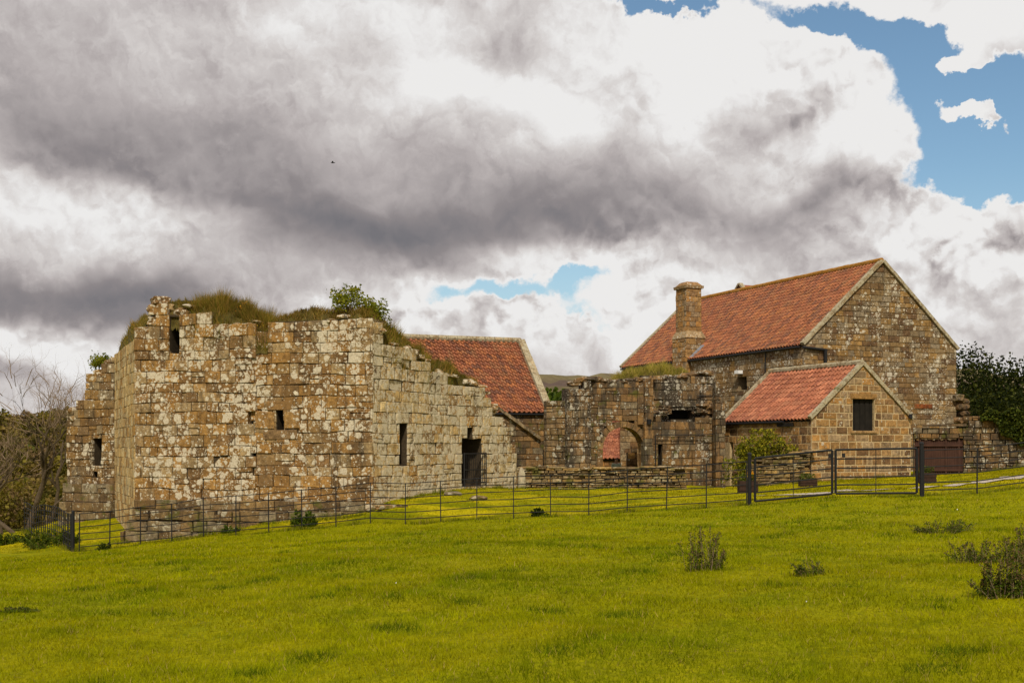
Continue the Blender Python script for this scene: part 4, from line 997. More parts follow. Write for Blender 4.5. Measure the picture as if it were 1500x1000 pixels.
# ---- the middle farm building behind the tower
rnd = random.Random(9)
zme, zmr = zat(601, 62.0), zat(501, 65.0)
CM = plan(803, 62.0); HW = 3.55; LM = 10.0
mid = thing('farm_range', 'farm range with steep red pantile roof and coped verge seen past the tower', 'farm building', (CM[0] - 3, CM[1], 0))
Cn = Vector((CM[0], CM[1], 0)) - UE * LM
Wm = Wall(Cn, CM); core = MB(); s1 = MB()
masonry(s1, core, Wm, [(0, -1.0), (LM, -1.0), (LM, zme), (0, zme)], PRU, rnd, (), (.24, .36), (.3, .7), mode='clip', thick=.55, gap=.02)
s1.build('front_wall', M['ruin'], mid)
Cr = Vector((CM[0], CM[1], 0)) + VE * 2 * HW; Cl = Cn + VE * 2 * HW; s1 = MB()
Wme = Wall(CM, Cr); masonry(s1, core, Wme, [(0, -1), (2 * HW, -1), (2 * HW, zme), (HW, zmr), (0, zme)], PRU, rnd, (), (.28, .4), (.4, .8), mode='clip', thick=.5, gap=.02)
Wmw = Wall(Cl, Cn); masonry(s1, core, Wmw, [(0, -1), (2 * HW, -1), (2 * HW, zme), (HW, zmr), (0, zme)], PRU, rnd, (), (.4, .5), (.6, .9), mode='clip', thick=.5, gap=.02)
Wmr = Wall(Cr, Cl); masonry(s1, core, Wmr, [(0, -1), (LM, -1), (LM, zme), (0, zme)], PRU, rnd, (), (.4, .5), (.6, .9), mode='clip', thick=.5, gap=.02)
s1.build('end_wall', M['ruin'], mid); core.build('wall_core', M['dark_mortar'], mid)
for side in (0, 1):
    inn = VE if side == 0 else -VE; b0 = Cn if side == 0 else Cl
    s_ = (inn * HW + Vector((0, 0, zmr - zme))).normalized(); lo = P3(b0, zme) - s_ * .2; slen = math.hypot(HW, zmr - zme) + .2
    pantiles(lo + UE * .15 + Vector((0, 0, .06)), UE, s_, 38, 20, (LM - .3) / 38, slen / 20, rnd, TILE, mid, amp=.045, lift=.06)
    slab(mid, [lo + UE * .1, lo + UE * (LM - .1), P3(Cn + VE * HW, zmr) + UE * (LM - .1), P3(Cn + VE * HW, zmr) + UE * .1], .10, M['dark'], 'roof_deck')
    for e_ in (0, LM): coping(mid, lo + UE * e_ + Vector((0, 0, .05)), P3(Cn + VE * HW, zmr + .07) + UE * e_, .36, .2, rnd, 1.1, lift=.06)
rm = MB()
for k in range(20):
    a = P3(Cn + VE * HW, zmr + .10) + UE * (LM * k / 20 + .01); rm.tube([a, a + UE * (LM / 20 - .02)], [.15, .15], 8, lin(rnd.choice(PCO), .1, rnd))
rm.build('ridge', M['coping'], mid)
gutter(mid, Vector(Wm.pt(.1, zme - .2, .16)), Vector(Wm.pt(LM - .25, zme - .2, .16)), r=.05)
coping(mid, Wm.pt(*Wm.uz(724, 596), .10), Wm.pt(*Wm.uz(788, 643), .10), .25, .14, rnd, .9, 'weathering_course', 'ruin')
mb = MB(); mb.tube([Wm.pt(*Wm.uz(796, 658), .1), Wm.pt(*Wm.uz(796, 690), .1)], [.07, .07], 8); mb.build('downpipe', M['iron'], mid)

# ------------------------------------------------------------------ the courtyard ruin with the arch
rnd = random.Random(14)
G0 = plan(803, 59.0)
ruin = thing('arched_ruin', 'dark roofless courtyard ruin pierced by a round archway', 'ruin', (G0[0] + 3, G0[1] + .8, .1))
G0v = Vector((G0[0], G0[1], 0)); Gd = Vector((.97, .24, 0)).normalized()
WR = Wall(G0v, G0v + Gd * 9); WR.warp = .02
core = MB(); s1 = MB()
PCL = [(.25, .165, .08), (.21, .15, .085), (.17, .12, .06), (.28, .19, .09)]
masonry(s1, core, WR, O(WR, [(800, 730), (800, 589), (832, 587), (832, 730)]), PCL, rnd, (), (.22, .32), (.35, .7), thick=.5, gap=.03)
s1.build('linking_wall', M['ruin'], ruin)
WRb = Wall(G0v, G0v + Gd * 9, .35); s1 = MB()
masonry(s1, core, WRb, O(WRb, [(830, 730), (830, 569), (847, 568), (847, 557), (866, 554), (866, 730)]), PRU, rnd, (), (.28, .42), (.3, .7), thick=.9, gap=.02, prot=.05, protj=.9, ext=(.0, .0))
s1.build('pier', M['crust'], ruin)
s1 = MB(); au, azz = WR.uz(913, 657); arr = abs(WR.u(943) - WR.u(883)) / 2
masonry(s1, core, WR, O(WR, [(864, 730), (864, 557), (880, 558), (892, 562), (905, 560), (925, 557), (946, 556), (946, 620), (955, 625), (955, 730)]), PRU, rnd, (), (.26, .38), (.35, .8), thick=.8, gap=.018, prot=.03, arch=(au, azz, arr + .27, -1.5))
ja, jb = au - arr - .27, au + arr + .27
for (a_, b_) in ((ja, au - arr), (au + arr, jb)):
    z_ = -1.0
    while z_ < azz - .01:
        h_ = min(rnd.uniform(.3, .45), azz - z_)
        poly = [(a_, z_), (b_, z_), (b_, z_ + h_ - .012), (a_, z_ + h_ - .012)]
        s1.prism([WR.pt(x, y, .03) for x, y in poly], tuple(WR.n * -.8) + (0,), lin(rnd.choice(PRU), .15, rnd)); z_ += h_
s1.build('arch_wall', M['ruin'], ruin)
s1 = MB(); voussoirs(s1, WR, au, azz, arr, arr + .28, 11, rnd, PRU[:3] + PCL, .05, -.8); s1.build('arch_ring', M['ruin'], ruin, recalc=True)
# right part: lower storey in two facets, ledge, set-back upper storey
Q1 = Vector(WR.pt(WR.u(955), 0, .15)); Q2 = Vector(WR.pt(WR.u(1018), 0, .35)); Q3 = Vector((*plan(1050, 60.4), 0)); Q4 = Vector((*plan(1062, 59.6), 0))
WQ1 = Wall(Q1, Q2); WQ2 = Wall(Q2, Q3); s1 = MB()
masonry(s1, core, WQ1, O(WQ1, [(955, 730), (955, 618), (965, 612), (975, 616), (1018, 614), (1018, 730)]), PRU, rnd, [HL(WQ1, 964, 970, 651, 684)], (.27, .38), (.35, .75), thick=.8, gap=.018, ext=(0, .02))
masonry(s1, core, WQ2, O(WQ2, [(1018, 730), (1018, 614), (1050, 610), (1050, 730)]), PRU, rnd, [], (.27, .38), (.35, .75), thick=.8, gap=.018)
s1.build('lower_wall', M['ruin'], ruin)
WQ0 = Wall(WR.pt(WR.u(944), 0, .3), WR.pt(WR.u(956), 0, .3)); s1 = MB()
masonry(s1, core, WQ0, O(WQ0, [(944, 730), (944, 600), (949, 552), (957, 551), (957, 600), (957, 730)]), PRU, rnd, [], (.3, .5), (.4, .6), thick=.5, gap=.018, prot=.05)
WQ5 = Wall(WR.pt(WR.u(930), 0, .12), WR.pt(WR.u(945), 0, .12))
masonry(s1, core, WQ5, O(WQ5, [(934, 622), (934, 559), (944, 557), (944, 565), (944, 618)]), PRU, rnd, [], (.4, .6), (.4, .6), thick=.5, gap=.018, prot=.05)
s1.build('shaft', M['ruin'], ruin)
WU = Wall(WR.A, WR.B, -.55); s1 = MB()
masonry(s1, core, WU, O(WU, [(940, 640), (940, 556), (955, 552), (975, 553), (1000, 553), (1012, 550), (1028, 546), (1046, 548), (1048, 640)]), PRU, rnd, [HL(WU, 979, 1014, 601, 614)], (.32, .46), (.4, 1.0), thick=.8, gap=.02, prot=.06, protj=.9, jit=.015)
s1.build('upper_wall', M['crust'], ruin)
s1 = MB()
for k in range(34):
    px = rnd.uniform(946, 1052); py = rnd.choice([599, 603, 607, 616]) + rnd.uniform(-2, 2) - (4 if px > 1015 else 0)
    if 976 < px < 1016 and 599 < py < 614: continue
    u_, z_ = WU.uz(px, py); boulder(s1, WU.pt(u_, z_, rnd.uniform(.05, .45)), rnd.uniform(.35, .9), rnd.uniform(.4, .7), rnd.uniform(.12, .28), rnd, lin(rnd.choice(PRU), .15, rnd))
for k in range(40):
    px = rnd.uniform(832, 1048); top = np.interp(px, [832, 847, 866, 905, 946, 975, 1012, 1046], [569, 557, 554, 560, 556, 553, 549, 546]); u_, z_ = WR.uz(px, top)
    boulder(s1, WR.pt(u_, z_, -.3 + (.3 if px < 866 else (-.5 if px > 955 else 0))), rnd.uniform(.3, .8), .7, rnd.uniform(.14, .30), rnd, lin(rnd.choice(PRU), .15, rnd))
s1.build('broken_ledge', M['ruin'], ruin)
mb = MB(); u_ = WU.u(996); mb.prism([WU.pt(WU.u(976), zat(616, 60), -.7), WU.pt(WU.u(1017), zat(616, 60), -.7), WU.pt(WU.u(1017), zat(599, 60), -.7), WU.pt(WU.u(976), zat(599, 60), -.7)], tuple(WU.n * -.06) + (0,))
mb.build('dark_recess', M['dark'], ruin); mb = MB(); mb.prism([WQ1.pt(WQ1.u(960), -.3, -.5), WQ1.pt(WQ1.u(974), -.3, -.5), WQ1.pt(WQ1.u(974), zat(650, 59), -.5), WQ1.pt(WQ1.u(960), zat(650, 59), -.5)], tuple(WQ1.n * -.06) + (0,))
mb.build('dark_recess', M['dark'], ruin)
s1 = MB(); WQ6 = Wall(Q2 + Vector((-.25, -.5, 0)), Q2 + Vector((.35, -.42, 0)))
for k, (pxa, pxb) in enumerate(((1008, 1028),)):
    z_ = -.6; c = Vector(WQ1.pt(WQ1.L, 0, .12))
    while z_ < zat(678, c.y):
        h_ = rnd.uniform(.3, .42); s1.tube([(c.x, c.y, z_), (c.x, c.y, z_ + h_ - .015)], [.34, .33], 8, lin(rnd.choice(PRU), .15, rnd)); z_ += h_
s1.build('corner_shaft', M['ruin'], ruin)
WQ7 = Wall(plan(1048, 59.2), plan(1062, 59.2)); s1 = MB()
masonry(s1, core, WQ7, O(WQ7, [(1048, 735), (1048, 560), (1053, 556), (1060, 590), (1062, 620), (1063, 735)]), PRU, rnd, [], (.28, .4), (.25, .5), thick=1.0, gap=.02, prot=.05)
s1.build('end_pier', M['ruin'], ruin)
core.build('wall_core', M['dark_mortar'], ruin)
mb = MB(); za = zat(636, 58); mb.tube([WQ1.pt(WQ1.u(958), za, .3), WQ1.pt(WQ1.L, za, .3), (Q3.x - .1, Q3.y - .5, zat(635.5, Q3.y))], [.022] * 3, 6)
mb.build('handrail', M['galv'], ruin); mb = MB(); mb.tube([WQ1.pt(WQ1.u(958), zat(690, 58), .3), WQ1.pt(WQ1.u(958), za, .3)], [.022, .022], 6)
mb.build('handrail_post', M['galv'], ruin); mb = MB(); mb.tube([WU.pt(*WU.uz(1019, 580), .15), WU.pt(*WU.uz(1044, 579), .15), WU.pt(*WU.uz(1046, 582), .15)], [.02] * 3, 6); mb.build('handrail', M['galv'], ruin)
mb = MB(); p = WR.pt(*WR.uz(947, 617), .35); mb.tube([Vector(p) + Vector((0, 0, -.12)), Vector(p) + Vector((0, 0, .12))], [.10, .12], 10); mb.build('lantern', M['iron'], ruin)
turf('golden grass along the ruin top below the barn eave', sp(WU, [(908, 560), (930, 556), (955, 553), (980, 552), (1004, 553), (1014, 551)], -1.0), .75, [.12, .42, .48, .48, .42, .2], GO, rg, 8000, .34, name='grass_tuft')

# low outbuilding and yard stub seen through the arch
ob = thing('yard_outbuilding', 'low outbuilding with red tiled roof seen through the archway', 'outbuilding', (*plan(895, 75), -1))
OB = Vector((*plan(868, 74), 0)); OE = Vector((.96, -.28, 0)).normalized(); ON = Vector((.28, .96, 0)).normalized()
zo = zat(672, 74); s_ = (ON * 2.6 + Vector((0, 0, 2.6))).normalized()
pantiles(P3(OB, zo + .07), OE, s_, 7, 12, .24, .29, random.Random(3), TILE2, ob, amp=.04)
slab(ob, [P3(OB, zo), P3(OB + OE * 1.68, zo), P3(OB + OE * 1.68, zo) + s_ * 3.5, P3(OB, zo) + s_ * 3.5], .1, M['dark'], 'roof_deck')
mb, cr_ = MB(), MB(); Wo = Wall(OB + ON * .2, OB + OE * 1.72 + ON * .2); masonry(mb, cr_, Wo, [(0, -2.5), (Wo.L, -2.5), (Wo.L, zo), (0, zo)], PRU, rnd, (), (.25, .35), (.3, .6), mode='clip', thick=.4)
mb.build('wall', M['shed'], ob); cr_.build('wall_core', M['mid_mortar'], ob); mb, cr_ = MB(), MB()
Wo2 = Wall(OB + OE * 1.72 - ON * .4, OB + OE * 5.2 - ON * .8); masonry(mb, cr_, Wo2, [(0, -2.5), (Wo2.L, -2.5), (Wo2.L, 4.4), (0, 4.4)], PB, rnd, (), (.3, .4), (.4, .7), mode='clip', thick=.4)
mb.build('wall', M['shed'], ob); cr_.build('wall_core', M['mid_mortar'], ob)
st_ = thing('broken_pillar', 'stub of broken masonry standing inside the archway', 'ruin', (*plan(930, 66), 0)); mb, cr_ = MB(), MB()
Wo3 = Wall(plan(918, 66), plan(934, 66)); masonry(mb, cr_, Wo3, O(Wo3, [(918, 760), (918, 664), (925, 660), (928, 650), (931, 648), (934, 655), (934, 760)]), PRU + PB, rnd, (), (.25, .35), (.25, .5), thick=.5, prot=.05)
mb.build('stones', M['shed'], st_); cr_.build('core', M['dark_mortar'], st_)

# ------------------------------------------------------------------ dry-stone walls
def drywall(label, A, B, h0, h1, seed, name='dry_stone_wall', mat='drystone', pal_=PDS, cap=True, course=(.08, .17), bw=(.14, .45), thick=.5, mode='ragged', prot=.05, holes=()):
    rnd_ = random.Random(seed); W_ = Wall(A, B); mid_ = W_.pt(W_.L / 2, 0)
    t = thing(name, label, 'wall', (mid_[0], mid_[1], H(mid_[0], mid_[1])))
    n = 12; low = []; hi = []
    for k in range(n + 1):
        u_ = W_.L * k / n; p = W_.pt(u_, 0); g_ = H(p[0], p[1]); low.append((u_, g_ - .3)); hi.append((u_, g_ + h0 + (h1 - h0) * k / n + rnd_.uniform(-.02, .02)))
    mb, cr = MB(), MB(); masonry(mb, cr, W_, low + hi[::-1], pal_, rnd_, holes, course, bw, gap=.03, prot=prot, thick=thick, jit=.016, protj=.9, core_in=.06, bev=.02, cj=.3)
    if cap:
        u_ = 0
        while u_ < W_.L:
            l_ = rnd_.uniform(.35, .9); k = u_ / W_.L; z_ = np.interp(u_ + l_ / 2, [q[0] for q in hi], [q[1] for q in hi]) + .02; p = W_.pt(u_ + l_ / 2, float(z_), -thick / 2 + .05)
            boulder(mb, p, l_ * .98, thick + .12, rnd_.uniform(.09, .15), rnd_, lin(rnd_.choice(pal_), .2, rnd_)); 
            u_ += l_ * .9
    mb.build('stones', M[mat], t); cr.build('core', M['dark_mortar'], t); return t
# boulder() turns each cap stone at random; straight copings need the wall's own heading
def boulder_fixed(mb, c, sx_, sy_, sz_, rz, rnd, col):
    st0 = rnd.uniform
    import bmesh
    bm = bmesh.new(); bmesh.ops.create_icosphere(bm, subdivisions=2, radius=.5); ph = [rnd.uniform(0, 6) for _ in range(3)]
    for v in bm.verts:
        p = v.co.normalized(); m_ = max(abs(p.x), abs(p.y), abs(p.z)); p = p * (.5 / m_ * .7 + .5 * .3)
        k = 1 + .06 * math.sin(p.x * 9 + ph[0]) + .06 * math.sin(p.y * 8 + ph[1]) + .06 * math.sin(p.z * 11 + ph[2]); v.co = Vector((p.x * sx_, p.y * sy_, p.z * sz_)) * k
    rot = Matrix.Rotation(rz + rnd.uniform(-.06, .06), 3, 'Z'); mb.add([tuple(Vector(c) + rot @ v.co) for v in bm.verts], [tuple(v.index for v in f.verts) for f in bm.faces], col); bm.free()
_b = boulder
def drywall2(*a, **k):
    global boulder
    A, B = a[1], a[2]; rz = math.atan2(B[1] - A[1], B[0] - A[0]); boulder = lambda mb, c, x, y, z, r, col: boulder_fixed(mb, c, x, y, z, rz, r, col)
    r = drywall(*a, **k); boulder = _b; return r
drywall2('low dry-stone wall running in front of the archway', plan(757, 50.2), plan(1006, 50.2), .80, .82, 31)
drywall2('dry-stone wall under the bush beside the shed', plan(1104, 52.3), plan(1186, 53.6), 1.05, 1.25, 32)
e1 = thing('gatepost_stone', 'pale upright stone ending the low wall by the tower', 'stone', (*plan(764, 49.9), 0)); mb = MB(); p = Wp(764, 700, 49.8)
boulder_fixed(mb, (p.x, p.y, p.z - .2), .30, .35, 1.1, .1, rnd, (.45, .38, .28, .9)); mb.build('stone', M['coping'], e1)
rndw = random.Random(77)
lw = thing('yard_wall', 'stone wall right of the shed around the big brown sheet door', 'wall', (*plan(1400, 58.5), .5))
WY = Wall(plan(1336, 58.0), plan(1650, 55.5)); mb, cr = MB(), MB()
masonry(mb, cr, WY, O(WY, [(1337, 720), (1337, 628), (1352, 622), (1412, 622), (1412, 604), (1450, 606), (1500, 606), (1640, 604), (1640, 720)]), PRU + PB, rndw, [HL(WY, 1339, 1411, 642, 720)], (.2, .34), (.25, .6), gap=.03, prot=.04, thick=.6, protj=.9, jit=.014)
mb.build('stones', M['ruin'], lw); cr.build('core', M['dark_mortar'], lw)
mb = MB(); stone_poly(mb, WY, [(WY.u(1352), zat(624.5, 58)), (WY.u(1416), zat(624.5, 58)), (WY.u(1416), zat(621, 58)), (WY.u(1352), zat(621, 58))], .15, .0, rndw, (.13, .1, .07, .2)); mb.build('string_course', M['ruin'], lw)
dz = thing('sheet_door', 'wide rusty brown corrugated sheet door at the foot of the barn', 'door', WY.pt(WY.u(1375), zat(698, 58), -.1))
mb = MB(); ua, ub = WY.u(1339.5), WY.u(1410.5); nrib = 42
for k in range(nrib):
    a_ = ua + (ub - ua) * k / nrib; b_ = ua + (ub - ua) * (k + 1) / nrib; dd = .03 if k % 2 else 0.0; top = zat(643 + (1.5 if k % 7 in (2, 3) else 0), 58)
    mb.prism([WY.pt(a_, -.2, -.14 + dd), WY.pt(b_, -.2, -.14 + dd), WY.pt(b_, top, -.14 + dd), WY.pt(a_, top, -.14 + dd)], tuple(WY.n * -.05) + (0,))
mb.build('sheet', M['rust'], dz, recalc=True)
mb = MB()
for px in (1348, 1386, 1405): mb.bar(WY.pt(WY.u(px), -.1, -.08), WY.pt(WY.u(px), zat(638, 58), -.08), .07, .04, (WY.n.x, WY.n.y, 0))
for py in (652, 688): mb.bar(WY.pt(ua, zat(py, 58), -.07), WY.pt(ub, zat(py, 58), -.07), .05, .09)
mb.build('door_frame', M['rust'], dz)

# ------------------------------------------------------------------ path
mb = MB(); pth = [(1230, 719, .5), (1290, 718, .5), (1350, 715, .5), (1400, 711, .6), (1440, 706.5, .8), (1475, 702, 1.1), (1520, 696, 1.5), (1600, 690, 1.9)]
def groundhit(px, py):
    lo_, hi_ = 6.0, 90.0
    Y_ = lo_
    while Y_ < hi_:
        if zat(py, Y_) < H(kx(px) * Y_, Y_): break
        Y_ += .1
    return Y_
def ribbon(name, pts, mat, lift=.012):
    cs = [];
    for px, py, w_ in pts: Y_ = groundhit(px, py); cs.append((kx(px) * Y_, Y_, w_))
    cs = np.array(cs); n = 40; tt = np.linspace(0, len(cs) - 1, n); c = np.stack([np.interp(tt, np.arange(len(cs)), cs[:, q]) for q in range(3)], 1)
    d = np.gradient(c[:, :2], axis=0); d /= np.linalg.norm(d, axis=1)[:, None]; nn = np.stack([-d[:, 1], d[:, 0]], 1); v = []; f = []
    for i in range(n):
        for j in range(5):
            a = (j / 4 - .5) * c[i, 2] * (1 + .15 * math.sin(i * 1.7)); x, y = c[i, 0] + nn[i, 0] * a, c[i, 1] + nn[i, 1] * a; v.append((x, y, H(x, y) + lift + .02))
    for i in range(n - 1):
        for j in range(4): f.append((i * 5 + j, i * 5 + j + 1, (i + 1) * 5 + j + 1, (i + 1) * 5 + j))
    me = bpy.data.meshes.new(name); me.from_pydata(v, [], f); me.materials.append(mat); o = bpy.data.objects.new(name, me); COL.objects.link(o); o['kind'] = 'structure'; return o
ribbon('path', pth, M['gravel'])
ribbon('footpath', [(1112, 727, .35), (1140, 726, .4), (1180, 725, .45), (1222, 722, .45)], M['gravel'])

# ------------------------------------------------------------------ fences and gates
def along(A, B, n): return [Vector((A[0] + (B[0] - A[0]) * k / n, A[1] + (B[1] - A[1]) * k / n, 0)) for k in range(n + 1)]
RZ = [1.20, .99, .78, .57, .36, .15]
def estate_fence(label, pts, hgt_=1.2, postw=.038, heavy=(), seed=1):
    rr = random.Random(seed)
    P_ = [Vector((p.x, p.y, H(p.x, p.y))) for p in pts]; c = P_[len(P_) // 2]
    t = thing('estate_fence', label, 'fence', tuple(c), )
    for i, p in enumerate(P_):
        mb = MB(); w_ = .09 if i in heavy else postw; lx = rr.gauss(0, .012)
        if i in heavy: mb.tube([p + Vector((0, 0, -.1)), p + Vector((0, 0, hgt_ + .10)), p + Vector((0, 0, hgt_ + .13))], [w_ * .6, w_ * .6, w_ * .3], 8)
        else: mb.bar(p + Vector((0, 0, -.1)), p + Vector((lx, 0, hgt_ + .02)), w_, w_ * .7, (1, 0, 0))
        mb.build('post', M['iron'], t)
    for rzv in RZ:
        mb = MB(); pp = [p + Vector((0, 0, rzv * hgt_ / 1.2 + rr.gauss(0, .007))) for p in P_]
        r_ = .014
        mb.tube(pp, [r_] * len(pp), 5); mb.build('rail', M['galv'], t)
    return t
FA = plan(116, 40.4); FE = plan(1094, fence_line(1094))
estate_fence('long black iron estate fence curving from the left corner post to the gates', along(FA, FE, 19), heavy=(), seed=1)
FL = plan(108, 40.5); FM = plan(35, 52.0)
lp = [Vector((*plan(px, Y_), 0)) for px, Y_ in ((107, 40.6), (103, 41.2), (98.5, 42), (93.5, 42.9), (88, 43.9), (82, 44.9), (76, 45.9), (70, 46.8), (64, 47.7), (57, 48.7), (50, 49.7), (43, 50.8), (36, 52))]; lp = [q for a_, b_ in zip(lp, lp[1:]) for q in (a_, (a_ + b_) / 2)] + [lp[-1]]
estate_fence('short run of black iron fence turning back beside the bare trees', lp, heavy=(0,), seed=2, postw=.036)
estate_fence('black iron fence to the right of the last gate post', [Vector((*plan(px, Y_), 0)) for px, Y_ in ((1353, 33.5), (1431, 33.4), (1510, 33.3), (1590, 33.2), (1670, 33.1), (1750, 33.0))], seed=3)
def gate_post(label, px, h=1.38):
    Y_ = fence_line(px); x = kx(px) * Y_; g_ = H(x, Y_); t = thing('gate_post', label, 'post', (x, Y_, g_), 'gate posts')
    mb = MB(); mb.tube([(x, Y_, g_ - .2), (x, Y_, g_ + h)], [.055, .052], 10); mb.build('shaft', M['iron'], t)
    mb = MB(); mb.tube([(x, Y_, g_ + h + .002), (x, Y_, g_ + h + .03), (x, Y_, g_ + h + .07)], [.062, .062, .03], 10); mb.build('cap', M['iron'], t)
    return t
gate_post('black iron gate post where the long fence ends', 1098); gate_post('black iron gate post at the right end of the two gates', 1350)
def field_gate(label, pa, pb, seed):
    Ya, Yb = fence_line(pa), fence_line(pb); A = Vector((kx(pa) * Ya, Ya, 0)); B = Vector((kx(pb) * Yb, Yb, 0)); ga, gb = H(A.x, A.y) + .10, H(B.x, B.y) + .10
    h = 1.18; t = thing('field_gate', label, 'gate', (A.x, A.y, ga - .1), 'pair of field gates')
    def at(k, f_): return Vector((A.x + (B.x - A.x) * k, A.y + (B.y - A.y) * k, ga + (gb - ga) * k + h * f_))
    mb = MB()
    for f_ in (0, 1): mb.tube([at(0, f_), at(1, f_)], [.030, .030], 8)
    for k in (0, 1): mb.tube([at(k, 0), at(k, 1)], [.033, .033], 8)
    mb.build('frame', M['iron'], t)
    for f_ in (.2, .38, .58, .79): mb = MB(); mb.tube([at(0, f_), at(.5, f_ - .005), at(1, f_)], [.019] * 3, 6); mb.build('rail', M['galv'], t)
    mb = MB(); mb.bar(at(.5, 0), at(.5, 1), .03, .012, (1, 0, 0)); mb.build('brace', M['galv'], t)
    mb = MB(); k = .97 if seed == 1 else .10; mb.bar(at(k, .92), at(k, .82) , .03, .08, (1, 0, 0)); mb.build('latch', M['iron'], t)
field_gate('black iron gate in front of the bush, hung on the left gate post', 1106, 1219, 1); field_gate('black iron gate in front of the shed gable', 1224, 1343, 2)

# ------------------------------------------------------------------ troughs with plants, fallen stones
def trough(label, px, py, Y_, w_, d_, h_, plants, seed):
    rng = np.random.default_rng(seed); x = kx(px) * Y_; g_ = H(x, Y_); t = thing('planter', label, 'planter', (x, Y_, g_))
    mb = MB(); mb.box((x, Y_ - d_ / 2, g_ + h_ / 2), w_, .04, h_, 0); mb.box((x, Y_ + d_ / 2, g_ + h_ / 2), w_, .04, h_, 0)
    mb.box((x - w_ / 2 + .018, Y_, g_ + h_ / 2), .036, d_ - .05, h_ - .006); mb.box((x + w_ / 2 - .018, Y_, g_ + h_ / 2), .036, d_ - .05, h_ - .006)
    for k in (.3, .7): mb.box((x, Y_ - d_ / 2 - .03, g_ + h_ * k), w_ + .03, .02, h_ * .25)
    mb.build('box', M['wood'], t); mb = MB(); mb.box((x, Y_, g_ + h_ * .85), w_ - .08, d_ - .05, .03); mb.build('soil', M['soil'], t)
    n = 260; c = np.stack([x + rng.uniform(-.45, .45, n) * w_, Y_ + rng.uniform(-.4, .4, n) * d_, g_ + h_ + rng.uniform(-.03, .22, n)], 1); raw_mesh('foliage', leaf_quads(c, .07, rng), 4, pal([(.06, .09, .015), (.10, .13, .02)], n, rng), M['leaf'], t)
    if plants:
        n = 120; c = np.array([x + plants[0], Y_, g_ + h_ + .2]) + rng.normal(size=(n, 3)) * .08; raw_mesh('blossom', leaf_quads(c, .07, rng, .9), 4, pal([(.75, .42, .02), (.6, .3, .02)], n, rng), M['leaf'], t)
trough('brown planter with yellow flowers behind the left gate post', 1095, 722, 43.5, .62, .45, .42, (.1,), 1)
trough('brown planter near the wall under the bush', 1183, 716, 48.0, .62, .4, .26, None, 2)
trough('brown planter beside the right gate post', 1356, 710, 44.0, .58, .4, .38, None, 3)
for i, (px, Y_, s_, lab) in enumerate(((566, 39.6, .45, 'largest stone in the eroded bank by the tower corner'), (590, 39.5, .25, 'small tan stone in the eroded bank right of the tower corner'), (664, 42.5, .4, 'flat brown stone in the grass left of the doorway'), (700, 41.5, .45, 'flat grey stone in the grass below the doorway'), (545, 40.0, .35, 'stone wedged against the tower foot at its corner'))):
    x = kx(px) * Y_; g_ = H(x, Y_); t = thing('fallen_stone', lab, 'stone', (x, Y_, g_)); mb = MB(); boulder(mb, (x, Y_, g_ + s_ * .1), s_ * 1.5, s_ * .8, s_ * .4, rnd, lin(rnd.choice(PPL + PRU), .2, rnd)); mb.build('stone', M['plinth'], t)

# ------------------------------------------------------------------ bushes, ivy, trees
def clumps(rng, cens, rads, per, jitter=.35):
    out = []
    for c, r in zip(cens, rads):
        n = int(per * r * r) + 8; d = rng.normal(size=(n, 3)); d /= np.linalg.norm(d, axis=1)[:, None]
        rr = r * (1 - jitter * rng.random(n) ** 1.5) * (1 + .12 * np.sin(d[:, 0] * 5 + c[0]) + .10 * np.sin(d[:, 2] * 6 + c[1])); out.append(np.array(c) + d * rr[:, None])
    return np.concatenate(out)
def bush(name, label, cat, x, y, w_, d_, h_, seed, colors, n=60, lsize=.09, per=260, rmin=.18, rmax=.38, base=None, group=None, stems=True, flat=1.0):
    rng = np.random.default_rng(seed); g_ = H(x, y) if base is None else base; t = thing(name, label, cat, (x, y, g_), group)
    cens, rads = [], []
    while len(cens) < n:
        p = rng.uniform(-1, 1, 3); p[2] = abs(p[2])
        if p[0] ** 2 + p[1] ** 2 + p[2] ** 2 * flat < 1:
            r = rng.uniform(rmin, rmax); cens.append((x + p[0] * (w_ / 2 - r * .6), y + p[1] * (d_ / 2 - r * .6), g_ + .1 + p[2] * (h_ - r))); rads.append(r)
    c = clumps(rng, cens, rads, per)
    c = c[c[:, 2] > g_ + .02]
    raw_mesh('foliage', leaf_quads(c, rng.uniform(.6, 1.3, len(c)) * lsize, rng), 4, pal(colors, len(c), rng, .3), M['leaf'], t)
    if stems:
        mb = MB(); rr = random.Random(seed)
        for k in range(9):
            q = cens[rr.randrange(len(cens))]; mb.tube([(x + rr.uniform(-.1, .1) * w_, y, g_ - .05), ((x + q[0]) / 2, (y + q[1]) / 2, g_ + h_ * .35), q], [.025, .018, .008], 5)
        mb.build('stem', M['bark'], t)
    return t
SHRUB = [(.20, .20, .012), (.27, .25, .018), (.12, .14, .012), (.33, .29, .03), (.08, .10, .012)]
bush('bush', 'rounded yellow-green bush spilling over the wall beside the shed', 'bush', *plan(1121, 54.6), 4.0, 1.7, 2.55, 41, SHRUB, 150, .11, 900)
IVY = [(.045, .065, .010), (.07, .09, .012), (.10, .11, .015), (.03, .045, .008)]
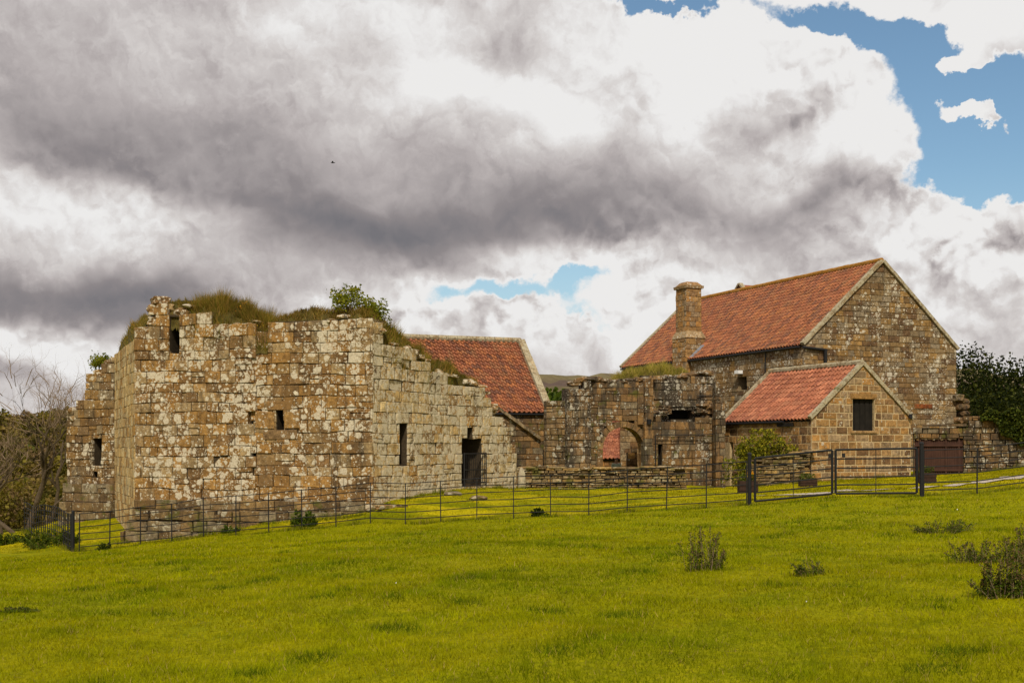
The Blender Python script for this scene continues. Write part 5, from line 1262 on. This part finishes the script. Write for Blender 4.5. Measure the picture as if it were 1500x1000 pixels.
def ivy(label, W_, pts, seed, n):
    rng = np.random.default_rng(seed); out = [W_.uz(px, py) for px, py in pts]; c = []
    us = [o[0] for o in out]; zs = [o[1] for o in out]
    while len(c) < n:
        u_ = rng.uniform(min(us), max(us)); z_ = rng.uniform(min(zs), max(zs))
        if inpoly(u_ + .15 * math.sin(z_ * 9), z_ + .12 * math.sin(u_ * 7), out): c.append(W_.pt(u_, z_, .08 + abs(rng.normal()) * .13 + .07 * math.sin(u_ * 6) * math.sin(z_ * 5)))
    c = np.array(c); o_ = thing('ivy', label, 'ivy', tuple(c.mean(0))); raw_mesh('leaves', leaf_quads(c, rng.uniform(.08, .15, len(c)), rng, .9), 4, pal(IVY, len(c), rng, .35), M['leaf'], o_)
ivy('ivy hanging thick over the right end of the yard wall', WY, [(1436, 612), (1440, 603), (1470, 600), (1500, 598), (1525, 598), (1525, 652), (1500, 650), (1482, 648), (1470, 630), (1452, 618)], 51, 5200)
DK = [(.013, .020, .004), (.020, .029, .005), (.028, .037, .006), (.010, .016, .004), (.06, .07, .012)]
def crown_tree(label, x, y, h_, w_, seed, colors, lsize=.22, n=90, name='leafy_tree', per=90, group=None, z0=.25, tr=.16):
    rng = np.random.default_rng(seed); rr = random.Random(seed); g_ = H(x, y); t = thing(name, label, 'tree', (x, y, g_), group)
    mb = MB(); tips = []; tube_branch(mb, Vector((x, y, g_ - .2)), Vector((rr.gauss(0, .08), rr.gauss(0, .08), 1)), h_ * .36, tr, 4, rr, tips, .65, .06, 4, .72); mb.build('trunk', M['bark'], t)
    cens, rads = [], []
    while len(cens) < n:
        p = rng.uniform(-1, 1, 3)
        if .25 < p[0] ** 2 + p[1] ** 2 + p[2] ** 2 < 1:
            r = rng.uniform(.07, .15) * h_; zz = g_ + h_ * (z0 + (1 - z0) * .5 * (1 + p[2])) - r * .4; k = 1 - .25 * max(0, p[2])
            cens.append((x + p[0] * (w_ / 2) * k, y + p[1] * (w_ / 2) * k, zz)); rads.append(r)
    c = clumps(rng, cens, rads, per, .55)
    cols = pal(colors, len(c), rng, .35)
    raw_mesh('crown', leaf_quads(c, rng.uniform(.6, 1.4, len(c)) * lsize, rng), 4, cols, M['leaf'], t)
for i, (px, Y_, h_, w_, lab) in enumerate(((1422, 78, 7.2, 5.0, 'dark tree nearest the barn gable corner, behind the yard wall'), (1466, 74, 6.3, 6.5, 'broad dark tree behind the ivy, tallest of the clump right of the barn'), (1512, 72, 6.0, 6.0, 'dark tree cut by the right picture edge behind the ivy'), (1590, 74, 6.4, 6.5, 'dark tree just outside the ivied end of the yard wall'), (1440, 68, 4.6, 4.6, 'low dark tree close behind the rough wall by the barn'), (1490, 66, 4.4, 5.5, 'low dark tree standing behind the ivied wall end'))):
    crown_tree(lab, kx(px) * Y_, Y_, h_, w_, 60 + i, DK, .20, 90, group='dark trees right of the barn', z0=.05)
# bare trees on the left
def bare_tree(label, px, Y_, h_, seed, lean=(0, 0, 1), r=.2, depth=6, spread=.62, name='bare_tree'):
    rr = random.Random(seed); x = kx(px) * Y_; g_ = H(x, Y_); t = thing(name, label, 'tree', (x, Y_, g_), 'bare trees left of the tower'); tips = []
    mb = MB(); tw = MB(); 
    p = Vector((x, Y_, g_ - .3)); pts = [p.copy()]; d = Vector(lean).normalized(); rd = [r * 1.25]
    for i in range(5): d = (d + Vector((rr.gauss(0, .10), rr.gauss(0, .1), .05))).normalized(); p = p + d * h_ * .075; pts.append(p.copy()); rd.append(r * (1 - .06 * i))
    mb.tube(pts, rd, 10)
    for k in range(5):
        an = rr.uniform(0, 6.28) if k else 0; nd = (d + Vector((math.cos(an) * .7, math.sin(an) * .5, .25))).normalized()
        tube_branch(mb, pts[-1 - (k % 2)].copy(), nd, h_ * .235 * rr.uniform(.8, 1.15), r * .55, 3, rr, tips, spread, .04, 5, .76)
    for (q, dd) in tips:
        sub = []; tube_branch(tw, q, dd, h_ * .10, r * .13, 3, rr, sub, .75, .03, 3, .8, (2, 3))
    mb.build('trunk', M['bark'], t); tw.build('branches', M['twig'], t); return t
bare_tree('tallest bare tree with wide grey twigs left of the tower', 42, 60, 8.4, 71, (.05, 0, 1), .15)
bare_tree('slender bare tree whose twigs touch the turret edge', 70, 66, 8.2, 72, (.12, 0, 1), .11)
bare_tree('bare tree half cut by the left picture edge', 0, 62, 5.2, 73, (-.1, 0, 1), .18)
lt = thing('leaning_trunk', 'bare trunk leaning low to the left behind the fence return', 'tree', (*plan(30, 56), H(*plan(30, 56)))); mb = MB(); p = Vector((*plan(28, 56), H(*plan(28, 56)) - .2))
mb.tube([p, p + Vector((-.4, 0, .35)), p + Vector((-.9, .1, .7)), p + Vector((-1.6, .2, 1.15)), p + Vector((-2.4, .3, 1.5))], [.11, .10, .09, .07, .05], 9)
tl_ = []; tube_branch(mb, p + Vector((-1.6, .2, 1.15)), Vector((-.3, 0, 1)), 1.4, .06, 3, random.Random(5), tl_, .6, .1, 4); mb.build('trunk', M['bark'], lt)
lt = thing('leaning_trunk', 'bare limb leaning right toward the foot of the turret', 'tree', (*plan(68, 58), H(*plan(68, 58)))); mb = MB(); p = Vector((*plan(64, 58), H(*plan(64, 58)) - .2))
mb.tube([p, p + Vector((.2, 0, .8)), p + Vector((.5, 0, 1.4)), p + Vector((1.0, .1, 1.9)), p + Vector((1.3, .1, 2.5))], [.065, .06, .05, .04, .025], 8)
tl_ = []; tube_branch(mb, p + Vector((1.0, .1, 1.9)), Vector((.2, 0, 1)), 1.2, .035, 3, random.Random(6), tl_, .6, .1, 4); mb.build('trunk', M['bark'], lt)
# the wooded valley side: uncountable crowns, one mass
rng = np.random.default_rng(90); L_ = []; C_ = []
OL = [(.12, .105, .016), (.15, .125, .022), (.09, .085, .014), (.19, .14, .04), (.16, .11, .05), (.22, .18, .03), (.08, .07, .015)]
hs_ = bpy.data.objects['hillside'].data
def hillz(px, Y):
    top = zat(leftprof(px), 300); tj = (Y - 110) / 190
    return -24 + (top + 24) * float(smooth01(tj))
for k in range(1400):
    px = rng.uniform(-260, 250) if k < 1100 else rng.uniform(330, 1000); Y_ = 112 + 190 * rng.random() ** .8; x = kx(px) * Y_
    gz = max(hillz(px, Y_) if Y_ > 110 else -99, H(x, Y_)); r = rng.uniform(1.0, 2.3); hgt2 = rng.uniform(3.5, 6.5) if Y_ < 270 else rng.uniform(2.0, 3.5)
    if px > 330: hgt2 *= .6; r *= .7
    if Y_ < 115 and (px > 110 or px < -200 or k % 2): continue
    if Y_ < 115: hgt2 *= .5; r *= .6
    cs_ = [(x + rng.normal() * r * .45, Y_ + rng.normal() * r * .45, gz + hgt2 * rng.uniform(.25, 1.0) - .8) for _ in range(9)]
    c = clumps(rng, cs_, [r * .5] * 9, 14 if Y_ > 160 else 30, .6); L_.append(c); base = OL[rng.integers(0, len(OL))]; C_.append(np.tile(base, (len(c), 1)) * (1 + rng.uniform(-.35, .35, (len(c), 1))))
L_ = np.concatenate(L_); C_ = np.concatenate(C_)
fw = raw_mesh('far_wood', leaf_quads(L_, rng.uniform(.35, .9, len(L_)) * np.clip(L_[:, 1] / 210, .4, 1.2), rng, .8), 4, C_, M['leaf']); tag(fw, 'olive and brown woodland covering the far valley side', 'woodland', kind='stuff')
# green trees on the moor foot seen in the gap
L_ = []; C_ = []
for k in range(260):
    px = rng.uniform(700, 960); Y_ = rng.uniform(330, 430); top = rng.uniform(574, 600); z_ = zat(top, Y_); r = rng.uniform(2.5, 5)
    z_ = min(z_, zat(574 + 3 * math.sin(px * .15), Y_)); cs_ = [(kx(px) * Y_ + rng.normal() * r * .5, Y_ + rng.normal() * r, z_ - rng.uniform(0, 9)) for _ in range(6)]
    c = clumps(rng, cs_, [r * .55] * 6, 5, .6); L_.append(c); base = [(.05, .085, .010), (.08, .12, .014), (.035, .06, .010), (.12, .14, .015)][rng.integers(0, 4)]; C_.append(np.tile(base, (len(c), 1)) * (1 + rng.uniform(-.3, .3, (len(c), 1))))
L_ = np.concatenate(L_); C_ = np.concatenate(C_)
fw = raw_mesh('distant_wood', leaf_quads(L_, rng.uniform(1.0, 1.8, len(L_)), rng, .8), 4, C_, M['leaf']); tag(fw, 'bright green wood at the foot of the moor in the gap between roofs', 'woodland', kind='stuff')
ridge_mesh('knoll', M['moor'], 500, 1100, 300, 440, lambda p: 582, 60, 10, 8)

# ------------------------------------------------------------------ weeds in the field
def herb(name, label, px, py, hpx, wpx, seed, stems, colors, head, Y_=None, lsz=.05, group=None, leafd=34):
    rng = np.random.default_rng(seed); rr = random.Random(seed); near = Y_ is None; Y_ = Y_ or groundhit(px, py); x = kx(px) * Y_; g_ = H(x, Y_); s_ = Y_ / F; lsz = lsz * (.55 if near and Y_ < 25 else 1); leafd = int(leafd * (1.8 if near and Y_ < 25 else 1)); h_ = hpx * s_; w_ = wpx * s_
    t = thing(name, label, 'weeds', (x, Y_, g_), group); mb = MB(); L = []; C2 = []
    for k in range(stems):
        bx, by = x + rr.uniform(-.5, .5) * w_ * .8, Y_ + rr.uniform(-.5, .5) * w_ * .5; hh = h_ * rr.choice((.35, .45, .5, .62, .8, .95, 1.0)) * rr.uniform(.85, 1.05) * (1 if abs(bx - x) < w_ * .3 else .8); tx, ty = bx + rr.gauss(0, .06) + (bx - x) * .25, by + rr.gauss(0, .06)
        mb.tube([(bx, by, g_ - .03), ((bx + tx) / 2, (by + ty) / 2, g_ + hh * .55), (tx, ty, g_ + hh)], [.004, .003, .002], 4)
        n = leafd; f_ = rng.random(n) ** (.9); c = np.stack([bx + (tx - bx) * f_, by + (ty - by) * f_, g_ + hh * f_], 1) + rng.normal(size=(n, 3)) * np.array([.05, .05, .015]) * (s_ / .012 if near else 1) * (1.3 - f_[:, None]); L.append(c); C2.append(pal(colors, n, rng, .35))
        if head:
            n = 14; f_ = rng.uniform(.78, 1.03, n); c = np.stack([bx + (tx - bx) * f_, by + (ty - by) * f_, g_ + hh * f_], 1) + rng.normal(size=(n, 3)) * .018; L.append(c); C2.append(pal([(.15, .085, .045), (.17, .13, .05), (.09, .08, .02)], n, rng))
    mb.build('stem', M['twig'], t); L = np.concatenate(L); C2 = np.concatenate(C2); raw_mesh('leaves', leaf_quads(L, rng.uniform(.6, 1.5, len(L)) * lsz, rng, .45), 4, C2, M['leaf'], t)
ND = [(.055, .095, .008), (.08, .12, .010), (.12, .14, .015), (.11, .09, .03)]
herb('nettle_clump', 'tall upright weed clump with reddish tips standing alone in the field', 1029, 835, 66, 60, 101, 34, ND, True)
herb('nettle_clump', 'small low dark weed clump between the tall clump and the right edge', 1190, 842, 21, 42, 102, 22, ND, False, lsz=.045)
herb('nettle_clump', 'wide flat weed mat on the field below the right gate post', 1380, 781, 20, 92, 103, 50, ND, False, lsz=.055)
herb('nettle_clump', 'nearest weed clump cut by the right picture edge', 1475, 876, 62, 84, 104, 60, ND, True, lsz=.06)
herb('nettle_clump', 'long weed patch behind the nearest clump at the right edge', 1450, 826, 38, 110, 105, 60, ND, True, lsz=.05)
herb('nettle_clump', 'tall weed stems rising at the right picture edge', 1502, 812, 46, 34, 106, 16, ND, True)
herb('dock_plant', 'leafy green weed at the fence foot under the tower slit', 445, 776, 26, 34, 107, 26, [(.06, .10, .008), (.085, .12, .010)], False, Y_=39.2, lsz=.10)
herb('dock_plant', 'small weed at the fence foot below the tower corner window', 337, 786, 12, 22, 108, 14, [(.06, .10, .008), (.085, .12, .010)], False, Y_=39.9, lsz=.09)
herb('dock_plant', 'small green weed at the fence under the low wall end', 789, 759, 12, 22, 109, 16, [(.04, .06, .007), (.06, .08, .01)], False, Y_=36.6, lsz=.09)
herb('dock_plant', 'weed tuft at the fence foot left of the tower plinth', 148, 806, 14, 20, 110, 14, [(.04, .06, .007), (.06, .08, .01)], False, Y_=40, lsz=.09)
herb('nettle_clump', 'broad nettle bed at the foot of the fence return', 75, 800, 22, 90, 111, 70, [(.05, .08, .008), (.08, .105, .01)], False, Y_=43.5, lsz=.10)
herb('nettle_clump', 'nettle bed by the left picture edge under the leaning trunk', 15, 793, 16, 60, 112, 40, [(.05, .08, .008), (.08, .105, .01)], False, Y_=46, lsz=.10)
herb('nettle_clump', 'small dark weed in the grass below the fence corner', 58, 803, 9, 26, 113, 14, ND, False, lsz=.08)
herb('nettle_clump', 'flat dark weed low on the left edge of the field', 24, 896, 7, 40, 114, 16, ND, False, lsz=.05)

# ------------------------------------------------------------------ grass of the pasture
rng = np.random.default_rng(123)
def grass_patch(name, label, ranges, seed):
    rng = np.random.default_rng(seed); B_ = []; H_ = []; W_ = []
    for (y0, y1, dens, bh, bw_) in ranges:
        kk = .60; area = kk * (y1 * y1 - y0 * y0); n = int(area * dens); y = np.sqrt(rng.uniform(y0 * y0, y1 * y1, n)); x = rng.uniform(-kk, kk, n) * y
        cl = np.sin(x * 1.7 + 3 * np.sin(y * .9)) * np.sin(y * 1.3 + 2 * np.sin(x * .7)) + .6 * np.sin(x * 5.1 + y * 2.2) * np.sin(y * 4.3 - x)
        B_.append(np.stack([x, y, cl], 1)); H_.append(bh * rng.uniform(.5, 1.3, n) * (1 + .35 * np.clip(cl, -.6, 1.6))); W_.append(np.full(n, bw_))
    B_ = np.concatenate(B_); H_ = np.concatenate(H_); W_ = np.concatenate(W_); cl = B_[:, 2].copy(); B_[:, 2] = hgt(B_[:, 0], B_[:, 1]) - .005
    keep = B_[:, 1] + .281 * B_[:, 0] < 36.9; B_, H_, W_, cl = B_[keep], H_[keep], W_[keep], cl[keep]
    base = np.array([[.238, .246, .0005]]) + np.clip(-cl, -1, 1)[:, None] * np.array([[.035, .014, .0]])
    lf = np.sin(B_[:, 0] * .55 + 2 * np.sin(B_[:, 1] * .31)) * np.sin(B_[:, 1] * .47 + 1.5 * np.sin(B_[:, 0] * .23)) + .5 * np.sin(B_[:, 0] * 1.3 - B_[:, 1] * .9)
    base = base * (1 + .17 * lf[:, None]) * np.where(lf[:, None] < -.5, np.array([[.88, 1.0, 1.0]]), 1.0)
    tuft = (cl > 1.05)[:, None]; base = np.where(tuft, np.array([[.085, .125, .002]]), base)
    straw = rng.random((len(B_), 1)) < .035; base = np.where(straw, np.array([[.36, .27, .08]]), base)
    cc_ = base * (1 + rng.uniform(-.35, .35, (len(B_), 1)))
    o = raw_mesh(name, blades(B_, H_, W_, rng, .7), 3, cc_, M['blade']); tag(o, label, 'grass', kind='stuff'); return o
grass_patch('grass', 'short grazed yellow-green pasture grass covering the sloping field', [(5.0, 7.5, 1500, .055, .006), (7.5, 12, 2200, .060, .006), (12, 18, 1100, .060, .009), (18, 26, 500, .065, .013), (26, 40, 200, .065, .02)], 5)
rng_ = np.random.default_rng(77); n = 90000; y = np.sqrt(rng_.uniform(33 ** 2, 58 ** 2, n)); x = rng_.uniform(-.46, .5, n) * y
k_ = y + .281 * x > 37.1; x, y = x[k_], y[k_]; cl = np.sin(x * .9 + 2 * np.sin(y * .8)) * np.sin(y * 1.1 + np.sin(x * .6)) + .5 * np.sin(x * 3.1 + y * 2.2)
inside = np.array([inpoly(a_, b_, [T0, T1, T2, T3, TR, TA, TB]) for a_, b_ in zip(x, y)]) | ((y > 49.9) & (x > .3) & (x < 7))
x, y, cl = x[~inside], y[~inside], cl[~inside]
b_ = np.stack([x, y, hgt(x, y) - .005], 1); c_ = np.array([[.30, .27, .001]]) * (1 + .3 * cl[:, None]) * (1 + rng_.uniform(-.3, .3, (len(x), 1)))  # bright yellow blades carry the painted sun patch
lg = raw_mesh('lawn_grass', blades(b_, rng_.uniform(.03, .08, len(x)) * (1 + .5 * np.clip(-cl, 0, 1)), .03, rng_, .7), 3, c_, M['blade']); tag(lg, 'short turf around the ruins inside the estate fence, coloured as if sunlit', 'grass', kind='stuff')
def rough_grass(label, lines, seed):
    rng = np.random.default_rng(seed); B_ = []; Hh = []
    for (a_, b_, wid, hh, dens) in lines:
        L = math.hypot(b_[0] - a_[0], b_[1] - a_[1]); n = int(L * dens); t_ = rng.random(n); cl_ = np.clip(.55 + .6 * np.sin(t_ * L * 2.3 + seed) * np.sin(t_ * L * .9 + 1) + .35 * np.sin(t_ * L * 6.1), .12, 1.4)
        x = a_[0] + (b_[0] - a_[0]) * t_ + rng.normal(size=n) * wid; y = a_[1] + (b_[1] - a_[1]) * t_ + rng.normal(size=n) * wid; B_.append(np.stack([x, y, hgt(x, y) - .01], 1)); Hh.append(hh * cl_ * rng.uniform(.5, 1.3, n))
    B_ = np.concatenate(B_); Hh = np.concatenate(Hh)
    o = raw_mesh('long_grass', blades(B_, Hh, .018, rng, .35), 3, pal([(.13, .16, .004), (.18, .20, .004), (.09, .12, .004), (.26, .22, .05)], len(B_), rng, .3), M['blade']); tag(o, label, 'grass', kind='stuff')
rough_grass('longer uncut grass tufts along the fences and wall feet', [(FA, FE, .09, .15, 260), ((FE[0], FE[1]), plan(1350, 33.5), .08, .10, 160), (plan(1353, 33.5), plan(1590, 33.2), .09, .14, 220), (FA, FM, .10, .22, 300),
    ((T0[0] - .4, T0[1] - .7), (T1[0] - .2, T1[1] - .7), .12, .22, 260), ((T1[0] + .35, T1[1] - .15), (T2[0] + .35, T2[1] - .15), .07, .16, 240), (plan(757, 49.9), plan(1006, 49.9), .06, .16, 220),
    (plan(1104, 52.0), plan(1186, 53.3), .07, .24, 260), (plan(1189, 53.8), plan(1338, 55.5), .07, .20, 240), (plan(1412, 57.0), plan(1600, 55.6), .08, .22, 220)] +
    [((kx(px) * Y_ - w_, Y_), (kx(px) * Y_ + w_, Y_), .10, .11, 420) for px, Y_, w_ in ((1029, groundhit(1029, 835), .2), (1190, groundhit(1190, 842), .16), (1380, groundhit(1380, 781), .5), (1475, groundhit(1475, 876), .3), (1450, groundhit(1450, 826), .5))], 9)
# daisies and puffs
rr = random.Random(3); n = 0
for (px, py) in ((580, 858), (1181, 886), (1402, 749)):
    Y_ = groundhit(px, py); x = kx(px) * Y_; g_ = H(x, Y_)
    mb = MB(); q_ = Y_ / 36; mb.tube([(x, Y_, g_ + .03), (x, Y_, g_ + .03 + .012 * q_), (x + .004, Y_, g_ + .03 + .03 * q_), (x, Y_, g_ + .03 + .04 * q_)], [.004 * q_, .014 * q_, .014 * q_, .004 * q_], 8)
    o = mb.build('seed_head', M['white']); tag(o, {580: 'white seed head in the open field below the tower', 1181: 'white seed head near the small low weed clump', 1402: 'white seed head above the wide flat weed mat', 1302: 'white seed head just below the right gate', 527: 'white seed head close to the fence under the tower'}[px], 'flower', 'white seed heads in the field')

# ------------------------------------------------------------------ person beyond the arch, and the bird
def skinned(name, verts, edges, radii, mat, parent=None, sub=2, root=0):
    me = bpy.data.meshes.new(name); o0 = Vector(parent_origin(parent)); me.from_pydata([tuple(Vector(v) - o0) for v in verts], edges, []); o = bpy.data.objects.new(name, me); COL.objects.link(o)
    if parent: o.parent = parent
    o.modifiers.new('skin', 'SKIN'); 
    for i, r in enumerate(radii): me.skin_vertices[0].data[i].radius = (r, r) if not isinstance(r, tuple) else r; me.skin_vertices[0].data[i].use_root = (i == root)
    s = o.modifiers.new('sub', 'SUBSURF'); s.levels = s.render_levels = sub; me.materials.append(mat); return o
PX, PY = kx(903) * 64.0, 64.0; pg = zat(669.5, 64) - 1.30
def pp(x, y, z): return (PX + x, PY + y, pg + z)
bench = thing('stone_bench', 'stone block seat beneath the person beyond the archway', 'bench', (PX, PY + .1, pg)); mb = MB()
WBn = Wall((PX - .6, PY - .1), (PX + .6, PY - .1)); mbc = MB(); masonry(mb, mbc, WBn, [(0, pg - .4), (1.2, pg - .4), (1.2, pg + .42), (0, pg + .42)], PRU, rnd, (), (.2, .3), (.3, .5), mode='clip', thick=.45); mb.build('seat_blocks', M['shed'], bench); mbc.build('core', M['mid_mortar'], bench)
V = [pp(0, .1, .52), pp(0, .1, .72), pp(0, .08, .95), pp(0, .07, 1.03), pp(0, .05, 1.12), pp(0, .04, 1.22),
     pp(.17, .08, .95), pp(.22, .0, .72), pp(.12, -.18, .62), pp(-.17, .08, .95), pp(-.22, .0, .72), pp(-.10, -.18, .62),
     pp(.10, .05, .50), pp(.12, -.35, .50), pp(.12, -.37, .08), pp(-.10, .05, .50), pp(-.12, -.35, .50), pp(-.12, -.37, .08), pp(.13, -.50, .04), pp(-.13, -.50, .04)]
E = [(0, 1), (1, 2), (2, 3), (3, 4), (4, 5), (2, 6), (6, 7), (7, 8), (2, 9), (9, 10), (10, 11), (0, 12), (12, 13), (13, 14), (0, 15), (15, 16), (16, 17), (14, 18), (17, 19)]
RD = [.15, .14, .13, .055, .085, .09, .07, .045, .035, .07, .045, .035, .09, .065, .045, .09, .065, .045, .035, .035]
per = skinned('person', V, E, RD, M['skin']); tag(per, 'person in pale green jacket seen over the low wall through the archway', 'person')
skinned('jacket', [V[i] for i in (0, 1, 2, 6, 7, 8, 9, 10, 11)], [(0, 1), (1, 2), (2, 3), (3, 4), (4, 5), (2, 6), (6, 7), (7, 8)], [.17, .165, .15, .09, .062, .05, .09, .062, .05], M['jacket'], per)
skinned('trousers', [V[i] for i in (0, 12, 13, 14, 15, 16, 17)], [(0, 1), (1, 2), (2, 3), (0, 4), (4, 5), (5, 6)], [.16, .10, .078, .056, .10, .078, .056], M['jeans'], per)
skinned('hair', [pp(0, .07, 1.10), pp(0, .07, 1.20), pp(0, .04, 1.27)], [(0, 1), (1, 2)], [.075, .098, .07], M['hair'], per)
bp = Wp(487, 238.5, 90.0)
bird = thing('bird', 'small black bird gliding high above the tower', 'bird', tuple(bp)); s_ = .22
def bb(x, y, z): return (bp.x + x * s_, bp.y + y * s_, bp.z + z * s_)
ORIG['bird_body'] = (0, 0, 0)
skinned('body', [bb(-.6, 0, .05), bb(-.35, 0, .05), bb(0, 0, 0), bb(.5, 0, -.02), bb(.9, .0, .02)], [(0, 1), (1, 2), (2, 3), (3, 4)], [.012, .03, .045, .03, .016], M['bird'], bird, 1, 2)
mb = MB()
for sg in (-1, 1):
    pts_ = [bb(-.2, sg * .1, .05), bb(.25, sg * .1, .05), bb(.45, sg * .9, .30), bb(.35, sg * 1.7, .18), bb(.15, sg * 1.5, .22), bb(-.05, sg * .9, .32)]
    mb.prism(pts_, (0, 0, -.008))
mb.build('wing', M['bird'], bird, recalc=True)
